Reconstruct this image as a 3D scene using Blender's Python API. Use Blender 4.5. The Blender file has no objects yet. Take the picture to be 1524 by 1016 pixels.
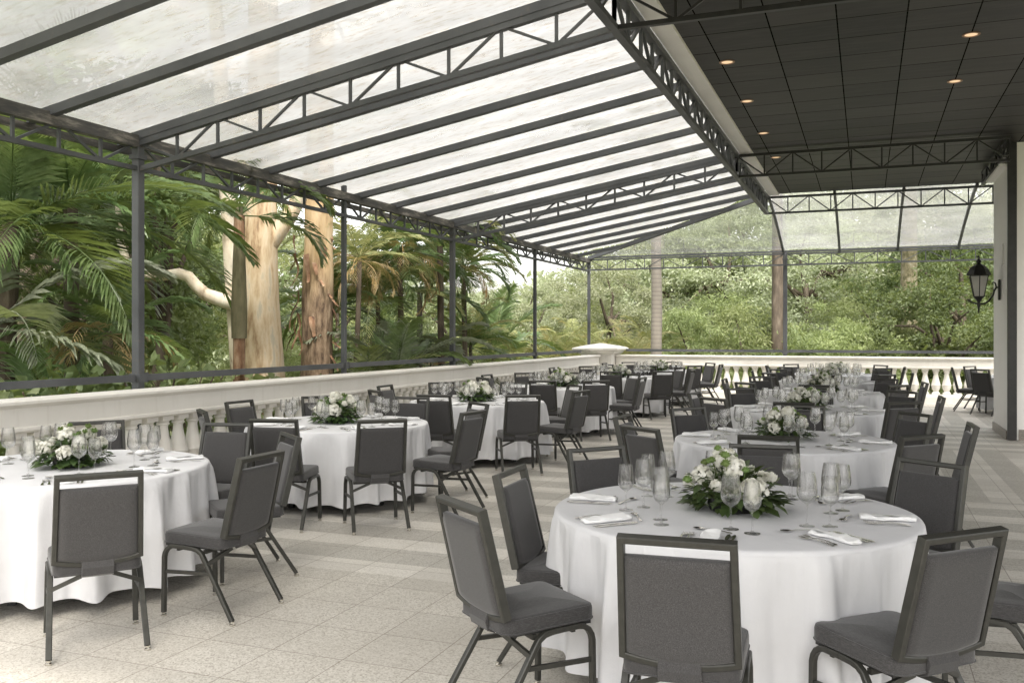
import bpy, math, random
import numpy as np
from mathutils import Vector, Matrix, Quaternion
R = math.radians
rnd = random.Random(7)
sc = bpy.context.scene
col = sc.collection

# ------------------------------------------------------------------ materials
def lin(c):
    return tuple(((v/255)/12.92 if v/255 <= .04045 else ((v/255+.055)/1.055)**2.4) for v in c)

class NT:
    def __init__(s, name):
        s.m = bpy.data.materials.new(name); s.m.use_nodes = True
        s.t = s.m.node_tree; s.n = s.t.nodes; s.l = s.t.links
        s.n.clear(); s.out = s.n.new('ShaderNodeOutputMaterial')
    def node(s, typ, **kw):
        n = s.n.new(typ)
        for k, v in kw.items():
            if k.startswith('_'): setattr(n, k[1:], v)
            else:
                key = int(k[1:]) if k[0] == 'i' and k[1:].isdigit() else k.replace('__', ' ')
                if isinstance(v, bpy.types.NodeSocket): s.l.new(v, n.inputs[key])
                else: n.inputs[key].default_value = v
        return n
    def coord(s, kind='Object'):
        return s.node('ShaderNodeTexCoord').outputs[kind]
    def worldpos(s):
        return s.node('ShaderNodeNewGeometry').outputs['Position']
    def noise(s, vec, scale, detail=3, rough=.55):
        n = s.node('ShaderNodeTexNoise', Scale=scale, Detail=detail, Roughness=rough)
        s.l.new(vec, n.inputs['Vector']); return n.outputs['Fac']
    def ramp(s, fac, stops):
        r = s.n.new('ShaderNodeValToRGB'); s.l.new(fac, r.inputs[0])
        e = r.color_ramp.elements
        while len(e) < len(stops): e.new(.5)
        for k, (p, c) in enumerate(stops):
            e[k].position = p; e[k].color = tuple(c)+(1,) if len(c) == 3 else c
        return r.outputs[0]
    def mix(s, fac, a, b, blend='MIX'):
        m = s.n.new('ShaderNodeMix'); m.data_type = 'RGBA'; m.blend_type = blend
        for i, v in ((0, fac), (6, a), (7, b)):
            if isinstance(v, bpy.types.NodeSocket): s.l.new(v, m.inputs[i])
            else: m.inputs[i].default_value = v if i == 0 else (tuple(v)+(1,) if len(v) == 3 else v)
        return m.outputs[2]
    def math(s, op, a, b=0.0, c=0.0):
        n = s.n.new('ShaderNodeMath'); n.operation = op
        for i, v in enumerate((a, b, c)):
            if isinstance(v, bpy.types.NodeSocket): s.l.new(v, n.inputs[i])
            else: n.inputs[i].default_value = v
        return n.outputs[0]
    def bump(s, h, strength=.2, dist=.01):
        return s.node('ShaderNodeBump', Strength=strength, Distance=dist, Height=h).outputs[0]
    def pbr(s, color, rough=.5, metal=0, normal=None, spec=.5, extra=None):
        p = s.n.new('ShaderNodeBsdfPrincipled')
        def put(k, v):
            if v is None: return
            if isinstance(v, bpy.types.NodeSocket): s.l.new(v, p.inputs[k])
            else: p.inputs[k].default_value = tuple(v)+(1,) if isinstance(v, (tuple, list)) and len(v) == 3 else v
        put('Base Color', color); put('Roughness', rough); put('Metallic', metal); put('Normal', normal)
        put('Specular IOR Level', spec)
        for k, v in (extra or {}).items(): put(k, v)
        return p.outputs[0]
    def done(s, sh):
        s.l.new(sh, s.out.inputs[0]); return s.m

M = {}
def noisy(name, c1, c2, scale, rough=.5, metal=0, bump=0, bscale=None, detail=4, spec=.5):
    t = NT(name); v = t.coord()
    c = t.ramp(t.noise(v, scale, detail), [(.3, c1), (.7, c2)])
    nb = t.bump(t.noise(v, bscale or scale*4, 3), bump, .004) if bump else None
    M[name] = t.done(t.pbr(c, rough, metal, nb, spec))

# fabric: heather grey weave
t = NT('chair_fabric'); v = t.coord()
n1 = t.noise(v, 420, 2); n2 = t.noise(v, 9, 3)
w1 = t.node('ShaderNodeMapping', Scale=(1, .18, 1)); t.l.new(v, w1.inputs[0])
n3 = t.noise(w1.outputs[0], 300, 2)
f = t.math('ADD', t.math('MULTIPLY', n1, .5), t.math('MULTIPLY', n3, .5))
c = t.ramp(f, [(.34, (.026, .0255, .026)), (.5, (.050, .0488, .0495)), (.66, (.090, .088, .089))])
c = t.mix(t.math('MULTIPLY', n2, .5), c, (.056, .053, .0515))
oi = t.node('ShaderNodeObjectInfo').outputs['Random']
c = t.node('ShaderNodeHueSaturation', Value=t.math('ADD', .88, t.math('MULTIPLY', oi, .26)), Color=c).outputs[0]
M['chair_fabric'] = t.done(t.pbr(c, .92, 0, t.bump(f, .35, .0015), .25, {'Sheen Weight': .26, 'Sheen Roughness': .45}))
# powder coated frame
t = NT('chair_frame'); v = t.coord()
c = t.ramp(t.noise(v, 30, 4), [(.3, (.034, .034, .029)), (.7, (.048, .047, .041))])
M['chair_frame'] = t.done(t.pbr(c, .42, .25, t.bump(t.noise(v, 500, 2), .06, .001)))
noisy('glide_metal', (.5, .48, .42), (.7, .68, .62), 40, .25, 1)
noisy('black_plastic', (.012, .012, .012), (.02, .02, .02), 30, .4)
# canopy steel
t = NT('canopy_steel'); v = t.worldpos()
c = t.ramp(t.noise(v, 1.7, 5), [(.35, (.060, .063, .069)), (.7, (.102, .106, .113))])
st = t.ramp(t.noise(v, 14, 5), [(.60, (0, 0, 0)), (.72, (1, 1, 1))])
c = t.mix(t.math('MULTIPLY', st, .35), c, (.14, .12, .10))
M['canopy_steel'] = t.done(t.pbr(c, .5, .1, t.bump(t.noise(v, 90, 3), .1, .003)))
t = NT('weathered_steel'); v = t.worldpos()
mp = t.node('ShaderNodeMapping', Scale=(5, .9, 5)); t.l.new(v, mp.inputs[0])
c = t.ramp(t.noise(mp.outputs[0], 2.2, 6, .7), [(.38, (.045, .045, .046)), (.52, (.08, .076, .070)), (.66, (.26, .24, .215))])
M['weathered_steel'] = t.done(t.pbr(c, .7, 0, t.bump(t.noise(v, 50, 4), .3, .004)))
noisy('black_steel', (.014, .014, .014), (.028, .027, .026), 12, .38, .2)
noisy('white_cloth_hidden', (.8, .8, .8), (.82, .82, .82), 4, .9)
# table cloth
t = NT('table_linen'); v = t.coord()
n = t.noise(v, 3, 4); c = t.ramp(n, [(.3, (.625, .625, .64)), (.7, (.69, .69, .705))])
sv = t.node('ShaderNodeSeparateXYZ'); t.l.new(v, sv.inputs[0])
an = t.math('ARCTAN2', sv.outputs[1], sv.outputs[0])
cv = t.node('ShaderNodeCombineXYZ', X=t.math('MULTIPLY', an, 2.4), Y=t.math('MULTIPLY', sv.outputs[2], .55), Z=0.0).outputs[0]
dr = t.noise(cv, 2.0, 2, .4)                                   # hanging pleats
below = t.math('LESS_THAN', sv.outputs[2], .745)
cr = t.noise(v, 7.0, 5, .62)                                    # small creases
fold = t.math('MULTIPLY', t.math('GREATER_THAN', t.math('COSINE', t.math('MULTIPLY', sv.outputs[0], 13.7)), .9985), 1.0)
h = t.math('ADD', t.math('MULTIPLY', t.math('MULTIPLY', dr, below), 5.5), t.math('ADD', t.math('MULTIPLY', cr, .35), t.math('MULTIPLY', fold, .05)))
M['table_linen'] = t.done(t.pbr(c, .85, 0, t.bump(h, .75, .022), .2))
t = NT('napkin_linen'); v = t.coord()
M['napkin_linen'] = t.done(t.pbr(t.ramp(t.noise(v, 12, 3), [(.3, (.80, .80, .80)), (.7, (.87, .87, .87))]), .85, 0, t.bump(t.noise(v, 35, 4), .4, .004), .2))
# cream painted masonry
t = NT('cream_masonry'); v = t.worldpos()
n = t.noise(v, 1.3, 5); c = t.ramp(n, [(.3, (.70, .675, .625)), (.7, (.79, .765, .72))])
mp = t.node('ShaderNodeMapping', Scale=(9, 9, 1.2)); t.l.new(v, mp.inputs[0])
st = t.ramp(t.noise(mp.outputs[0], 1.4, 5), [(.55, (0, 0, 0)), (.8, (1, 1, 1))])
c = t.mix(t.math('MULTIPLY', st, .3), c, (.50, .46, .40))
M['cream_masonry'] = t.done(t.pbr(c, .62, 0, t.bump(t.noise(v, 60, 4), .12, .004), .3))
t = NT('white_wall_paint'); v = t.worldpos()
M['white_wall_paint'] = t.done(t.pbr(t.ramp(t.noise(v, .9, 5), [(.3, (.84, .825, .795)), (.7, (.89, .875, .845))]), .7, 0, t.bump(t.noise(v, 80, 3), .08, .003), .3))
noisy('grey_fascia', (.76, .74, .70), (.86, .84, .80), 1.2, .6)
noisy('granite_base', (.16, .14, .12), (.32, .29, .25), 60, .4)
# dark stained ceiling tiles
t = NT('dark_ceiling_tiles'); v = t.worldpos()
br = t.node('ShaderNodeTexBrick', _offset=0.0, Scale=1.0, Mortar__Size=.0075, Mortar__Smooth=.1, Bias=0.0, Brick__Width=.62, Row__Height=.62)
mp = t.node('ShaderNodeMapping', Location=(.26, .1, 0)); t.l.new(v, mp.inputs[0]); t.l.new(mp.outputs[0], br.inputs['Vector'])
br.inputs['Color1'].default_value = (.003, .0028, .0026, 1); br.inputs['Color2'].default_value = (.028, .026, .024, 1)
br.inputs['Mortar'].default_value = (.0015, .0015, .0015, 1)
mp2 = t.node('ShaderNodeMapping', Scale=(1.2, 9, 1)); t.l.new(v, mp2.inputs[0])
sm = t.ramp(t.noise(mp2.outputs[0], 1.8, 6, .65), [(.45, (0, 0, 0)), (.8, (1, 1, 1))])
c = t.mix(t.math('MULTIPLY', sm, .5), br.outputs['Color'], (.065, .06, .054))
hb = t.math('SUBTRACT', t.math('MULTIPLY', t.noise(v, 2.2, 3), .5), t.math('MULTIPLY', br.outputs['Fac'], .9))
M['dark_ceiling_tiles'] = t.done(t.pbr(c, .5, 0, t.bump(hb, .5, .01), t.math('MULTIPLY', t.math('SUBTRACT', 1.0, br.outputs['Fac']), .35)))
t = NT('plain_plaster'); v = t.worldpos()
M['plain_plaster'] = t.done(t.pbr(t.ramp(t.noise(v, 1, 4), [(.3, (.5, .48, .45)), (.7, (.6, .58, .55))]), .8))

# terrace floor: granite tiles with paler and greyer bands
t = NT('terrace_stone'); v = t.worldpos()
sx = t.node('ShaderNodeSeparateXYZ'); t.l.new(v, sx.inputs[0]); X, Y = sx.outputs[0], sx.outputs[1]
T = .425
def cell(s, off, per):
    return t.math('FRACT', t.math('DIVIDE', t.math('SUBTRACT', s, off), per))
def joint(fr, wd):
    a = t.math('ABSOLUTE', t.math('SUBTRACT', fr, .5)); return t.math('GREATER_THAN', a, .5-wd)
jx = joint(cell(X, -2.49, T), .0065); jy = joint(cell(Y, 4.43, T), .0065)
jo = t.math('MAXIMUM', jx, jy)
cxy = t.node('ShaderNodeCombineXYZ')
t.l.new(t.math('FLOOR', t.math('DIVIDE', t.math('SUBTRACT', X, -2.49), T)), cxy.inputs[0])
t.l.new(t.math('FLOOR', t.math('DIVIDE', t.math('SUBTRACT', Y, 4.43), T)), cxy.inputs[1])
wn = t.node('ShaderNodeTexWhiteNoise', _noise_dimensions='2D'); t.l.new(cxy.outputs[0], wn.inputs['Vector'])
# banding masks
bandY = t.math('GREATER_THAN', cell(Y, 5.52, .70), .43)          # 1 = grey band
zoneY = t.math('GREATER_THAN', Y, 5.52)
bandX = t.math('GREATER_THAN', cell(X, 1.15, .60), .5)
zr = t.math('MULTIPLY', t.math('GREATER_THAN', X, .72), t.math('MULTIPLY', t.math('GREATER_THAN', Y, 10.1), t.math('LESS_THAN', Y, 14.4)))
zr2 = t.math('MULTIPLY', t.math('GREATER_THAN', X, .72), t.math('MULTIPLY', t.math('GREATER_THAN', Y, 18.4), t.math('LESS_THAN', Y, 22.7)))
zr = t.math('MAXIMUM', zr, zr2)
band = t.math('ADD', t.math('MULTIPLY', bandY, t.math('SUBTRACT', 1.0, zr)), t.math('MULTIPLY', bandX, zr))
grey = t.math('MULTIPLY', band, zoneY)
pale = t.math('MULTIPLY', t.math('SUBTRACT', 1.0, band), zoneY)
v1 = t.node('ShaderNodeTexVoronoi', Scale=120.0); t.l.new(v, v1.inputs['Vector'])
v2 = t.node('ShaderNodeTexVoronoi', Scale=31.0); t.l.new(v, v2.inputs['Vector'])
lum = lambda o: t.node('ShaderNodeSeparateXYZ', i0=o).outputs[0]
sp = t.math('ADD', t.math('MULTIPLY', lum(v1.outputs['Color']), .62), t.math('MULTIPLY', t.noise(v, 38, 5, .8), .38)); sp2 = t.noise(v, 42, 6, .9); cl = t.noise(v, .8, 4)
base = t.ramp(sp, [(.20, (.36, .33, .28)), (.36, (.51, .48, .425)), (.66, (.66, .63, .575))])
base = t.mix(t.math('MULTIPLY', t.ramp(sp2, [(.50, (0, 0, 0)), (.66, (1, 1, 1))]), .22), base, (.30, .27, .225))
gcol = t.ramp(sp, [(.20, (.29, .278, .25)), (.4, (.40, .385, .35)), (.66, (.50, .483, .445))])
pcol = t.ramp(sp, [(.22, (.60, .57, .515)), (.6, (.75, .72, .665))])
c = t.mix(t.math('MULTIPLY', grey, .68), base, gcol); c = t.mix(t.math('MULTIPLY', pale, .85), c, pcol)
c = t.mix(t.math('MULTIPLY', wn.outputs[0], .36), c, (.36, .335, .295))
c = t.mix(t.math('MULTIPLY', t.ramp(cl, [(.42, (0, 0, 0)), (.7, (1, 1, 1))]), .38), c, (.35, .32, .275))  # broad stain-like tone, dappled light painted into the stone
c = t.mix(t.math('MULTIPLY', jo, .7), c, (.15, .115, .085))
rg = t.math('ADD', .40, t.math('MULTIPLY', sp2, .25))
M['terrace_stone'] = t.done(t.pbr(c, rg, 0, t.bump(t.math('SUBTRACT', t.math('MULTIPLY', sp, .4), jo), .25, .003), .3))

# clear sheeting of the canopy
def sheet(name, trans, dirt, amp=.9, grime_shade=1.0, wh=.92):
    t = NT(name); v = t.worldpos()
    mp = t.node('ShaderNodeMapping', Scale=(.7, 1.6, 1)); t.l.new(v, mp.inputs[0])
    n = t.noise(mp.outputs[0], .9, 5, .6)
    fac = t.math('ADD', trans, t.math('MULTIPLY', t.math('SUBTRACT', n, .5), amp))
    fac = t.node('ShaderNodeClamp', Value=fac, Min=.05, Max=.92).outputs[0]
    mp2 = t.node('ShaderNodeMapping', Scale=(1.5, 6, 1), Rotation=(0, 0, .5)); t.l.new(v, mp2.inputs[0])
    d = t.ramp(t.noise(mp2.outputs[0], 4.2, 8, .72), [(.51, (0, 0, 0)), (.70, (1, 1, 1))])
    dv = t.math('MULTIPLY', d, dirt)
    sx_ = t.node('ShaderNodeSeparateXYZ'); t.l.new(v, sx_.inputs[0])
    ny = t.node('ShaderNodeMapRange', i0=sx_.outputs[1], i1=5.0, i2=13.0, i3=.9*grime_shade, i4=0.0).outputs[0]
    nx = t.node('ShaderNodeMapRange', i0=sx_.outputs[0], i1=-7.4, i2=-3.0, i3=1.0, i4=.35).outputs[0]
    gr = t.math('MULTIPLY', t.math('MULTIPLY', ny, nx), t.ramp(t.noise(v, .7, 4, .6), [(.3, (.25, .25, .25)), (.65, (1, 1, 1))]))  # grime plus tree shade painted into the colour, stronger towards camera and eave
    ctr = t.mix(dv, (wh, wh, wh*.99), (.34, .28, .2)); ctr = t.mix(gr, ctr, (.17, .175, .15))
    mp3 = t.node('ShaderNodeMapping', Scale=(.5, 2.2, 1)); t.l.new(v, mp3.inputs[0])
    ctr = t.mix(t.math('MULTIPLY', t.ramp(t.noise(mp3.outputs[0], 1.1, 6, .65), [(.38, (1, 1, 1)), (.62, (0, 0, 0))]), .42*grime_shade), ctr, (.24, .245, .24))
    tr = t.node('ShaderNodeBsdfTranslucent', Color=ctr).outputs[0]
    tp = t.node('ShaderNodeBsdfTransparent', Color=t.mix(dv, (.93, .94, .93), (.5, .45, .38))).outputs[0]
    m = t.node('ShaderNodeMixShader', i0=fac, i1=tr, i2=tp).outputs[0]
    fr = t.node('ShaderNodeFresnel', IOR=1.38).outputs[0]
    gl = t.node('ShaderNodeBsdfGlossy', Roughness=.10, Normal=t.bump(t.noise(v, 1.6, 3), .25, .06)).outputs[0]
    m2 = t.node('ShaderNodeMixShader', i0=t.math('MULTIPLY', fr, .45), i1=m, i2=gl).outputs[0]
    M[name] = t.done(m2)
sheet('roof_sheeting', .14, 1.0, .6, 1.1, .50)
sheet('end_sheeting', .66, .25, .5, 0.0, .75)
sheet('hip_sheeting', .86, .15, .3, 0.0, .6)

# drinking glass: thin walls
t = NT('clear_glass')
g1 = t.node('ShaderNodeBsdfGlass', Color=(.99, .99, .99, 1), Roughness=.0, IOR=1.40).outputs[0]
lw = t.node('ShaderNodeLayerWeight', Blend=.4).outputs['Facing']; p3 = t.math('POWER', lw, 2.5)
tp = t.node('ShaderNodeBsdfTransparent', Color=t.mix(p3, (.985, .985, .985), (.38, .38, .38))).outputs[0]
gl = t.node('ShaderNodeBsdfGlossy', Roughness=.03, Color=(1, 1, 1, 1)).outputs[0]
th = t.node('ShaderNodeMixShader', i0=t.math('ADD', .022, t.math('MULTIPLY', p3, .9)), i1=tp, i2=gl).outputs[0]
M['clear_glass'] = t.done(t.node('ShaderNodeMixShader', i0=.83, i1=g1, i2=th).outputs[0])
t = NT('frosted_lamp_glass')
tr = t.node('ShaderNodeBsdfTranslucent', Color=(.95, .94, .9, 1)).outputs[0]
df = t.node('ShaderNodeBsdfDiffuse', Color=(.85, .84, .80, 1)).outputs[0]
gl = t.node('ShaderNodeBsdfGlossy', Roughness=.15).outputs[0]
m_ = t.node('ShaderNodeMixShader', i0=.25, i1=tr, i2=df).outputs[0]
M['frosted_lamp_glass'] = t.done(t.node('ShaderNodeMixShader', i0=.1, i1=m_, i2=gl).outputs[0])
t = NT('warm_lamp_face')
M['warm_lamp_face'] = t.done(t.node('ShaderNodeEmission', Color=(1, .70, .42, 1), Strength=1.05).outputs[0])
noisy('copper_trim', (.25, .13, .06), (.36, .2, .1), 30, .35, .7)
noisy('silverware', (.62, .60, .56), (.74, .72, .68), 30, .16, 1)

# foliage
def leafmat(name, dark, mid, light, trans=.35, warm=None, rough=.5):
    t = NT(name); v = t.coord(); w = t.worldpos()
    oi = t.node('ShaderNodeObjectInfo').outputs['Random']
    n = t.noise(w, 1.1, 3); n2 = t.noise(w, 13, 2)
    f = t.math('ADD', t.math('MULTIPLY', n, .55), t.math('MULTIPLY', n2, .45))
    c = t.ramp(f, [(.33, dark), (.5, mid), (.66, light)])
    if warm:
        wn = t.ramp(t.noise(w, 2.4, 3), [(.56, (0, 0, 0)), (.68, (1, 1, 1))]); c = t.mix(t.math('MULTIPLY', wn, .7), c, warm)
    hs = t.node('ShaderNodeHueSaturation', Saturation=.86, Hue=t.math('ADD', .485, t.math('MULTIPLY', oi, .03)),
                Value=t.math('ADD', .82, t.math('MULTIPLY', oi, .36)), Color=c).outputs[0]
    d = t.pbr(hs, rough, 0, None, .35)
    tl = t.node('ShaderNodeBsdfTranslucent', Color=t.mix(.5, hs, (.30, .36, .06))).outputs[0]
    M[name] = t.done(t.node('ShaderNodeMixShader', i0=trans, i1=d, i2=tl).outputs[0])
leafmat('leaf_dark', (.050, .078, .024), (.105, .155, .052), (.19, .25, .095), .38)
leafmat('leaf_mid', (.095, .130, .045), (.185, .24, .09), (.31, .37, .165), .48)
leafmat('leaf_light', (.16, .20, .07), (.30, .355, .14), (.46, .50, .235), .5)
leafmat('leaf_hazed', (.25, .28, .17), (.39, .425, .27), (.52, .55, .38), .48)  # far trees: haze of distance put into the leaf colour
leafmat('palm_green', (.040, .080, .024), (.10, .17, .052), (.21, .29, .11), .36, None, .33)
leafmat('palm_grey', (.085, .11, .070), (.17, .20, .13), (.29, .32, .22), .28, None, .38)
leafmat('palm_gold', (.14, .165, .055), (.29, .30, .11), (.46, .44, .19), .38, (.48, .33, .10))
leafmat('palm_dry', (.18, .12, .06), (.34, .23, .10), (.48, .33, .13), .3, (.52, .29, .06))
leafmat('bouquet_leaf', (.020, .045, .012), (.050, .098, .025), (.13, .20, .06), .2, None, .35)
leafmat('button_green', (.10, .16, .03), (.16, .25, .05), (.24, .33, .09), .15)
t = NT('white_petal'); v = t.coord()
c = t.ramp(t.noise(v, 30, 3), [(.3, (.72, .71, .62)), (.7, (.86, .85, .80))])
d = t.pbr(c, .6, 0, None, .3); tl = t.node('ShaderNodeBsdfTranslucent', Color=c).outputs[0]
M['white_petal'] = t.done(t.node('ShaderNodeMixShader', i0=.3, i1=d, i2=tl).outputs[0])
# bark
def bark(name, stops, sc1, sz=.35, bump=.5, sc2=30):
    t = NT(name); v = t.worldpos()
    mp = t.node('ShaderNodeMapping', Scale=(1, 1, sz)); t.l.new(v, mp.inputs[0])
    n = t.noise(mp.outputs[0], sc1, 6, .62)
    M[name] = t.done(t.pbr(t.ramp(n, stops), .75, 0, t.bump(t.noise(mp.outputs[0], sc2, 5), bump, .02), .3))
bark('gum_bark', [(.30, (.12, .09, .06)), (.39, (.28, .19, .11)), (.45, (.42, .32, .20)), (.55, (.53, .435, .31)), (.60, (.42, .37, .28)), (.66, (.38, .35, .28)), (.70, (.50, .42, .31))], 5.2, .22, .35)
bark('gum_bark_pale', [(.34, (.30, .24, .17)), (.45, (.58, .50, .38)), (.62, (.70, .64, .53)), (.72, (.42, .40, .33))], 5, .4, .2)
bark('gum_bark_orange', [(.34, (.14, .08, .045)), (.45, (.36, .20, .09)), (.56, (.58, .38, .19)), (.68, (.62, .50, .34))], 3.2, .22, .5)
bark('peeling_bark', [(.35, (.08, .045, .03)), (.5, (.21, .115, .065)), (.65, (.33, .23, .15))], 9, .3, .6)
bark('brown_bark', [(.3, (.045, .035, .025)), (.6, (.12, .095, .07)), (.75, (.19, .16, .12))], 7, .3, .6)
bark('mossy_bark', [(.3, (.05, .05, .02)), (.5, (.16, .14, .08)), (.7, (.26, .24, .18))], 9, .7, .9)
t = NT('two_tone_gum_bark'); v = t.worldpos()
mp = t.node('ShaderNodeMapping', Scale=(1, 1, .25)); t.l.new(v, mp.inputs[0])
n = t.noise(mp.outputs[0], 4, 6, .62); s_ = t.node('ShaderNodeSeparateXYZ'); t.l.new(v, s_.inputs[0])
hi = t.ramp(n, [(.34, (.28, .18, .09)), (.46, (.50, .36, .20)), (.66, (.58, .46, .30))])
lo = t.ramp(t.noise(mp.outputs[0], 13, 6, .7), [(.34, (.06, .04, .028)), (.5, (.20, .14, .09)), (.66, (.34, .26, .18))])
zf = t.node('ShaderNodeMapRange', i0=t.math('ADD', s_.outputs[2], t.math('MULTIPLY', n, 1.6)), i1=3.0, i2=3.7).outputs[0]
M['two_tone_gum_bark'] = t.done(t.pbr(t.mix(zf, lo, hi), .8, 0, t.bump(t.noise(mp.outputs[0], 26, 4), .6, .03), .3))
t = NT('ringed_palm_bark'); v = t.worldpos()
s_ = t.node('ShaderNodeSeparateXYZ'); t.l.new(v, s_.inputs[0])
rg = t.math('FRACT', t.math('MULTIPLY', s_.outputs[2], 8.0))
c = t.ramp(rg, [(.0, (.10, .085, .07)), (.14, (.23, .20, .17)), (.9, (.29, .26, .22))])
c = t.mix(t.math('MULTIPLY', t.noise(v, 12, 4), .5), c, (.15, .14, .11))
M['ringed_palm_bark'] = t.done(t.pbr(c, .8, 0, t.bump(rg, .5, .01)))
bark('green_crownshaft', [(.35, (.08, .075, .04)), (.5, (.155, .14, .08)), (.7, (.25, .22, .14))], 4, .3, .1)
t = NT('garden_soil'); v = t.worldpos()
M['garden_soil'] = t.done(t.pbr(t.ramp(t.noise(v, .7, 6), [(.35, (.07, .085, .03)), (.55, (.13, .16, .055)), (.7, (.22, .20, .12))]), .95, 0, t.bump(t.noise(v, 8, 4), .5, .05)))
noisy('pale_building', (.6, .57, .54), (.72, .69, .66), 2, .7)
noisy('roof_tile', (.3, .22, .18), (.4, .3, .26), 6, .7)
noisy('dark_pane', (.03, .035, .04), (.06, .065, .07), 3, .15)

# ------------------------------------------------------------------ mesh tools
class MB:
    def __init__(s): s.v = []; s.f = []
    def add(s, vs, fs):
        b = len(s.v); s.v.extend([tuple(p) for p in vs]); s.f.extend([tuple(i+b for i in f) for f in fs])
    def box(s, c, d, rz=0, mat=None):
        cx, cy, cz = c; a, b, h = d[0]/2, d[1]/2, d[2]/2
        vs = [(x*a, y*b, z*h) for z in (-1, 1) for x, y in ((-1, -1), (1, -1), (1, 1), (-1, 1))]
        cs, sn = math.cos(rz), math.sin(rz)
        vs = [(x*cs-y*sn+cx, x*sn+y*cs+cy, z+cz) for x, y, z in vs]
        s.add(vs, [(3, 2, 1, 0), (4, 5, 6, 7), (0, 1, 5, 4), (1, 2, 6, 5), (2, 3, 7, 6), (3, 0, 4, 7)])
    def cbox(s, c, d, ch=.01):
        """box with chamfered vertical and horizontal edges, stacked outlines"""
        cx, cy, cz = c; a, b, h = d[0]/2, d[1]/2, d[2]/2
        def ring(i, z):
            A, B = a-i, b-i; k = min(ch, A*.5, B*.5)
            return [(cx+x, cy+y, cz+z) for x, y in ((-A+k, -B), (A-k, -B), (A, -B+k), (A, B-k), (A-k, B), (-A+k, B), (-A, B-k), (-A, -B+k))]
        rings = [ring(ch, -h), ring(0, -h+ch), ring(0, h-ch), ring(ch, h)]
        vs = [p for r in rings for p in r]; fs = [tuple(range(7, -1, -1)), tuple(range(24, 32))]
        for k in range(3):
            for i in range(8): j = (i+1) % 8; fs.append((k*8+i, k*8+j, k*8+8+j, k*8+8+i))
        s.add(vs, fs)
    def sweep(s, path, prof, up=(0, 0, 1), closed=False, scales=None, caps=True):
        P = [Vector(p) for p in path]; n = len(P); m = len(prof); vs = []; fs = []
        up = Vector(up)
        for i, p in enumerate(P):
            if closed: a, b = P[i-1], P[(i+1) % n]
            else: a, b = P[max(i-1, 0)], P[min(i+1, n-1)]
            d0 = (p-a).normalized() if (p-a).length > 1e-9 else (b-p).normalized()
            d1 = (b-p).normalized() if (b-p).length > 1e-9 else d0
            tg = (d0+d1).normalized()
            sd = tg.cross(up)
            if sd.length < 1e-4: sd = tg.cross(Vector((0, 1, 0)))
            sd.normalize(); nu = sd.cross(tg).normalized()
            cosh = max(.35, d0.dot(tg)); k = scales[i] if scales else 1
            # mitre in the bend plane
            bd = (d1-d0)
            for (x, y) in prof:
                o = sd*x*k+nu*y*k
                if bd.length > 1e-4:
                    bn = bd.normalized(); o = o+bn*(o.dot(bn))*(1/cosh-1)
                vs.append(p+o)
        for i in range(n if closed else n-1):
            j = (i+1) % n
            for k in range(m): l = (k+1) % m; fs.append((i*m+k, i*m+l, j*m+l, j*m+k))
        if caps and not closed: fs += [tuple(range(m-1, -1, -1)), tuple((n-1)*m+k for k in range(m))]
        s.add(vs, fs)
    def bar(s, p, q, w, h, up=(0, 0, 1)): s.sweep([p, q], rect(w, h), up)
    def tube(s, path, radii, seg=8):
        if not isinstance(radii, (list, tuple)): radii = [radii]*len(path)
        P = [Vector(p) for p in path]; n = len(P); vs = []; fs = []
        nu = None
        for i in range(n):
            tg = (P[min(i+1, n-1)]-P[max(i-1, 0)]).normalized()
            if nu is None:
                nu = tg.cross(Vector((0, 1, 0)) if abs(tg.y) < .8 else Vector((1, 0, 0))).normalized()
            nu = (nu-tg*nu.dot(tg)).normalized(); sd = tg.cross(nu)
            for k in range(seg):
                a = 2*math.pi*k/seg; vs.append(P[i]+(nu*math.cos(a)+sd*math.sin(a))*radii[i])
        for i in range(n-1):
            for k in range(seg): l = (k+1) % seg; fs.append((i*seg+k, i*seg+l, (i+1)*seg+l, (i+1)*seg+k))
        fs += [tuple(range(seg-1, -1, -1)), tuple((n-1)*seg+k for k in range(seg))]
        s.add(vs, fs)
    def lathe(s, prof, seg=24, c=(0, 0, 0), cap=True):
        vs = []; fs = []
        for r, z in prof:
            for i in range(seg): a = 2*math.pi*i/seg; vs.append((c[0]+r*math.cos(a), c[1]+r*math.sin(a), c[2]+z))
        for k in range(len(prof)-1):
            for i in range(seg): j = (i+1) % seg; fs.append((k*seg+i, k*seg+j, (k+1)*seg+j, (k+1)*seg+i))
        if cap: fs += [tuple(range(seg-1, -1, -1)), tuple((len(prof)-1)*seg+i for i in range(seg))]
        s.add(vs, fs)
    def mesh(s, name, mat, smooth=True, sharp=35):
        me = bpy.data.meshes.new(name); me.from_pydata(s.v, [], s.f); me.materials.append(M[mat])
        me.validate()
        if smooth:
            me.polygons.foreach_set('use_smooth', [True]*len(me.polygons))
            if sharp: me.set_sharp_from_angle(angle=R(sharp))
        me.update(); return me
    def build(s, name, mat, parent=None, smooth=True, sharp=35, loc=None):
        return link(name, s.mesh(name, mat, smooth, sharp), parent, loc)
def link(name, data, parent=None, loc=None):
    o = bpy.data.objects.new(name, data); col.objects.link(o)
    if parent: o.parent = parent
    if loc is not None: o.location = loc
    return o
def rect(w, h, c=.0):
    a, b = w/2, h/2
    if not c: return [(-a, -b), (a, -b), (a, b), (-a, b)]
    return [(-a+c, -b), (a-c, -b), (a, -b+c), (a, b-c), (a-c, b), (-a+c, b), (-a, b-c), (-a, -b+c)]
def tag(o, label, cat=None, group=None, kind=None):
    if label: o['label'] = label
    if cat: o['category'] = cat
    if group: o['group'] = group
    if kind: o['kind'] = kind
    return o
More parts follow.
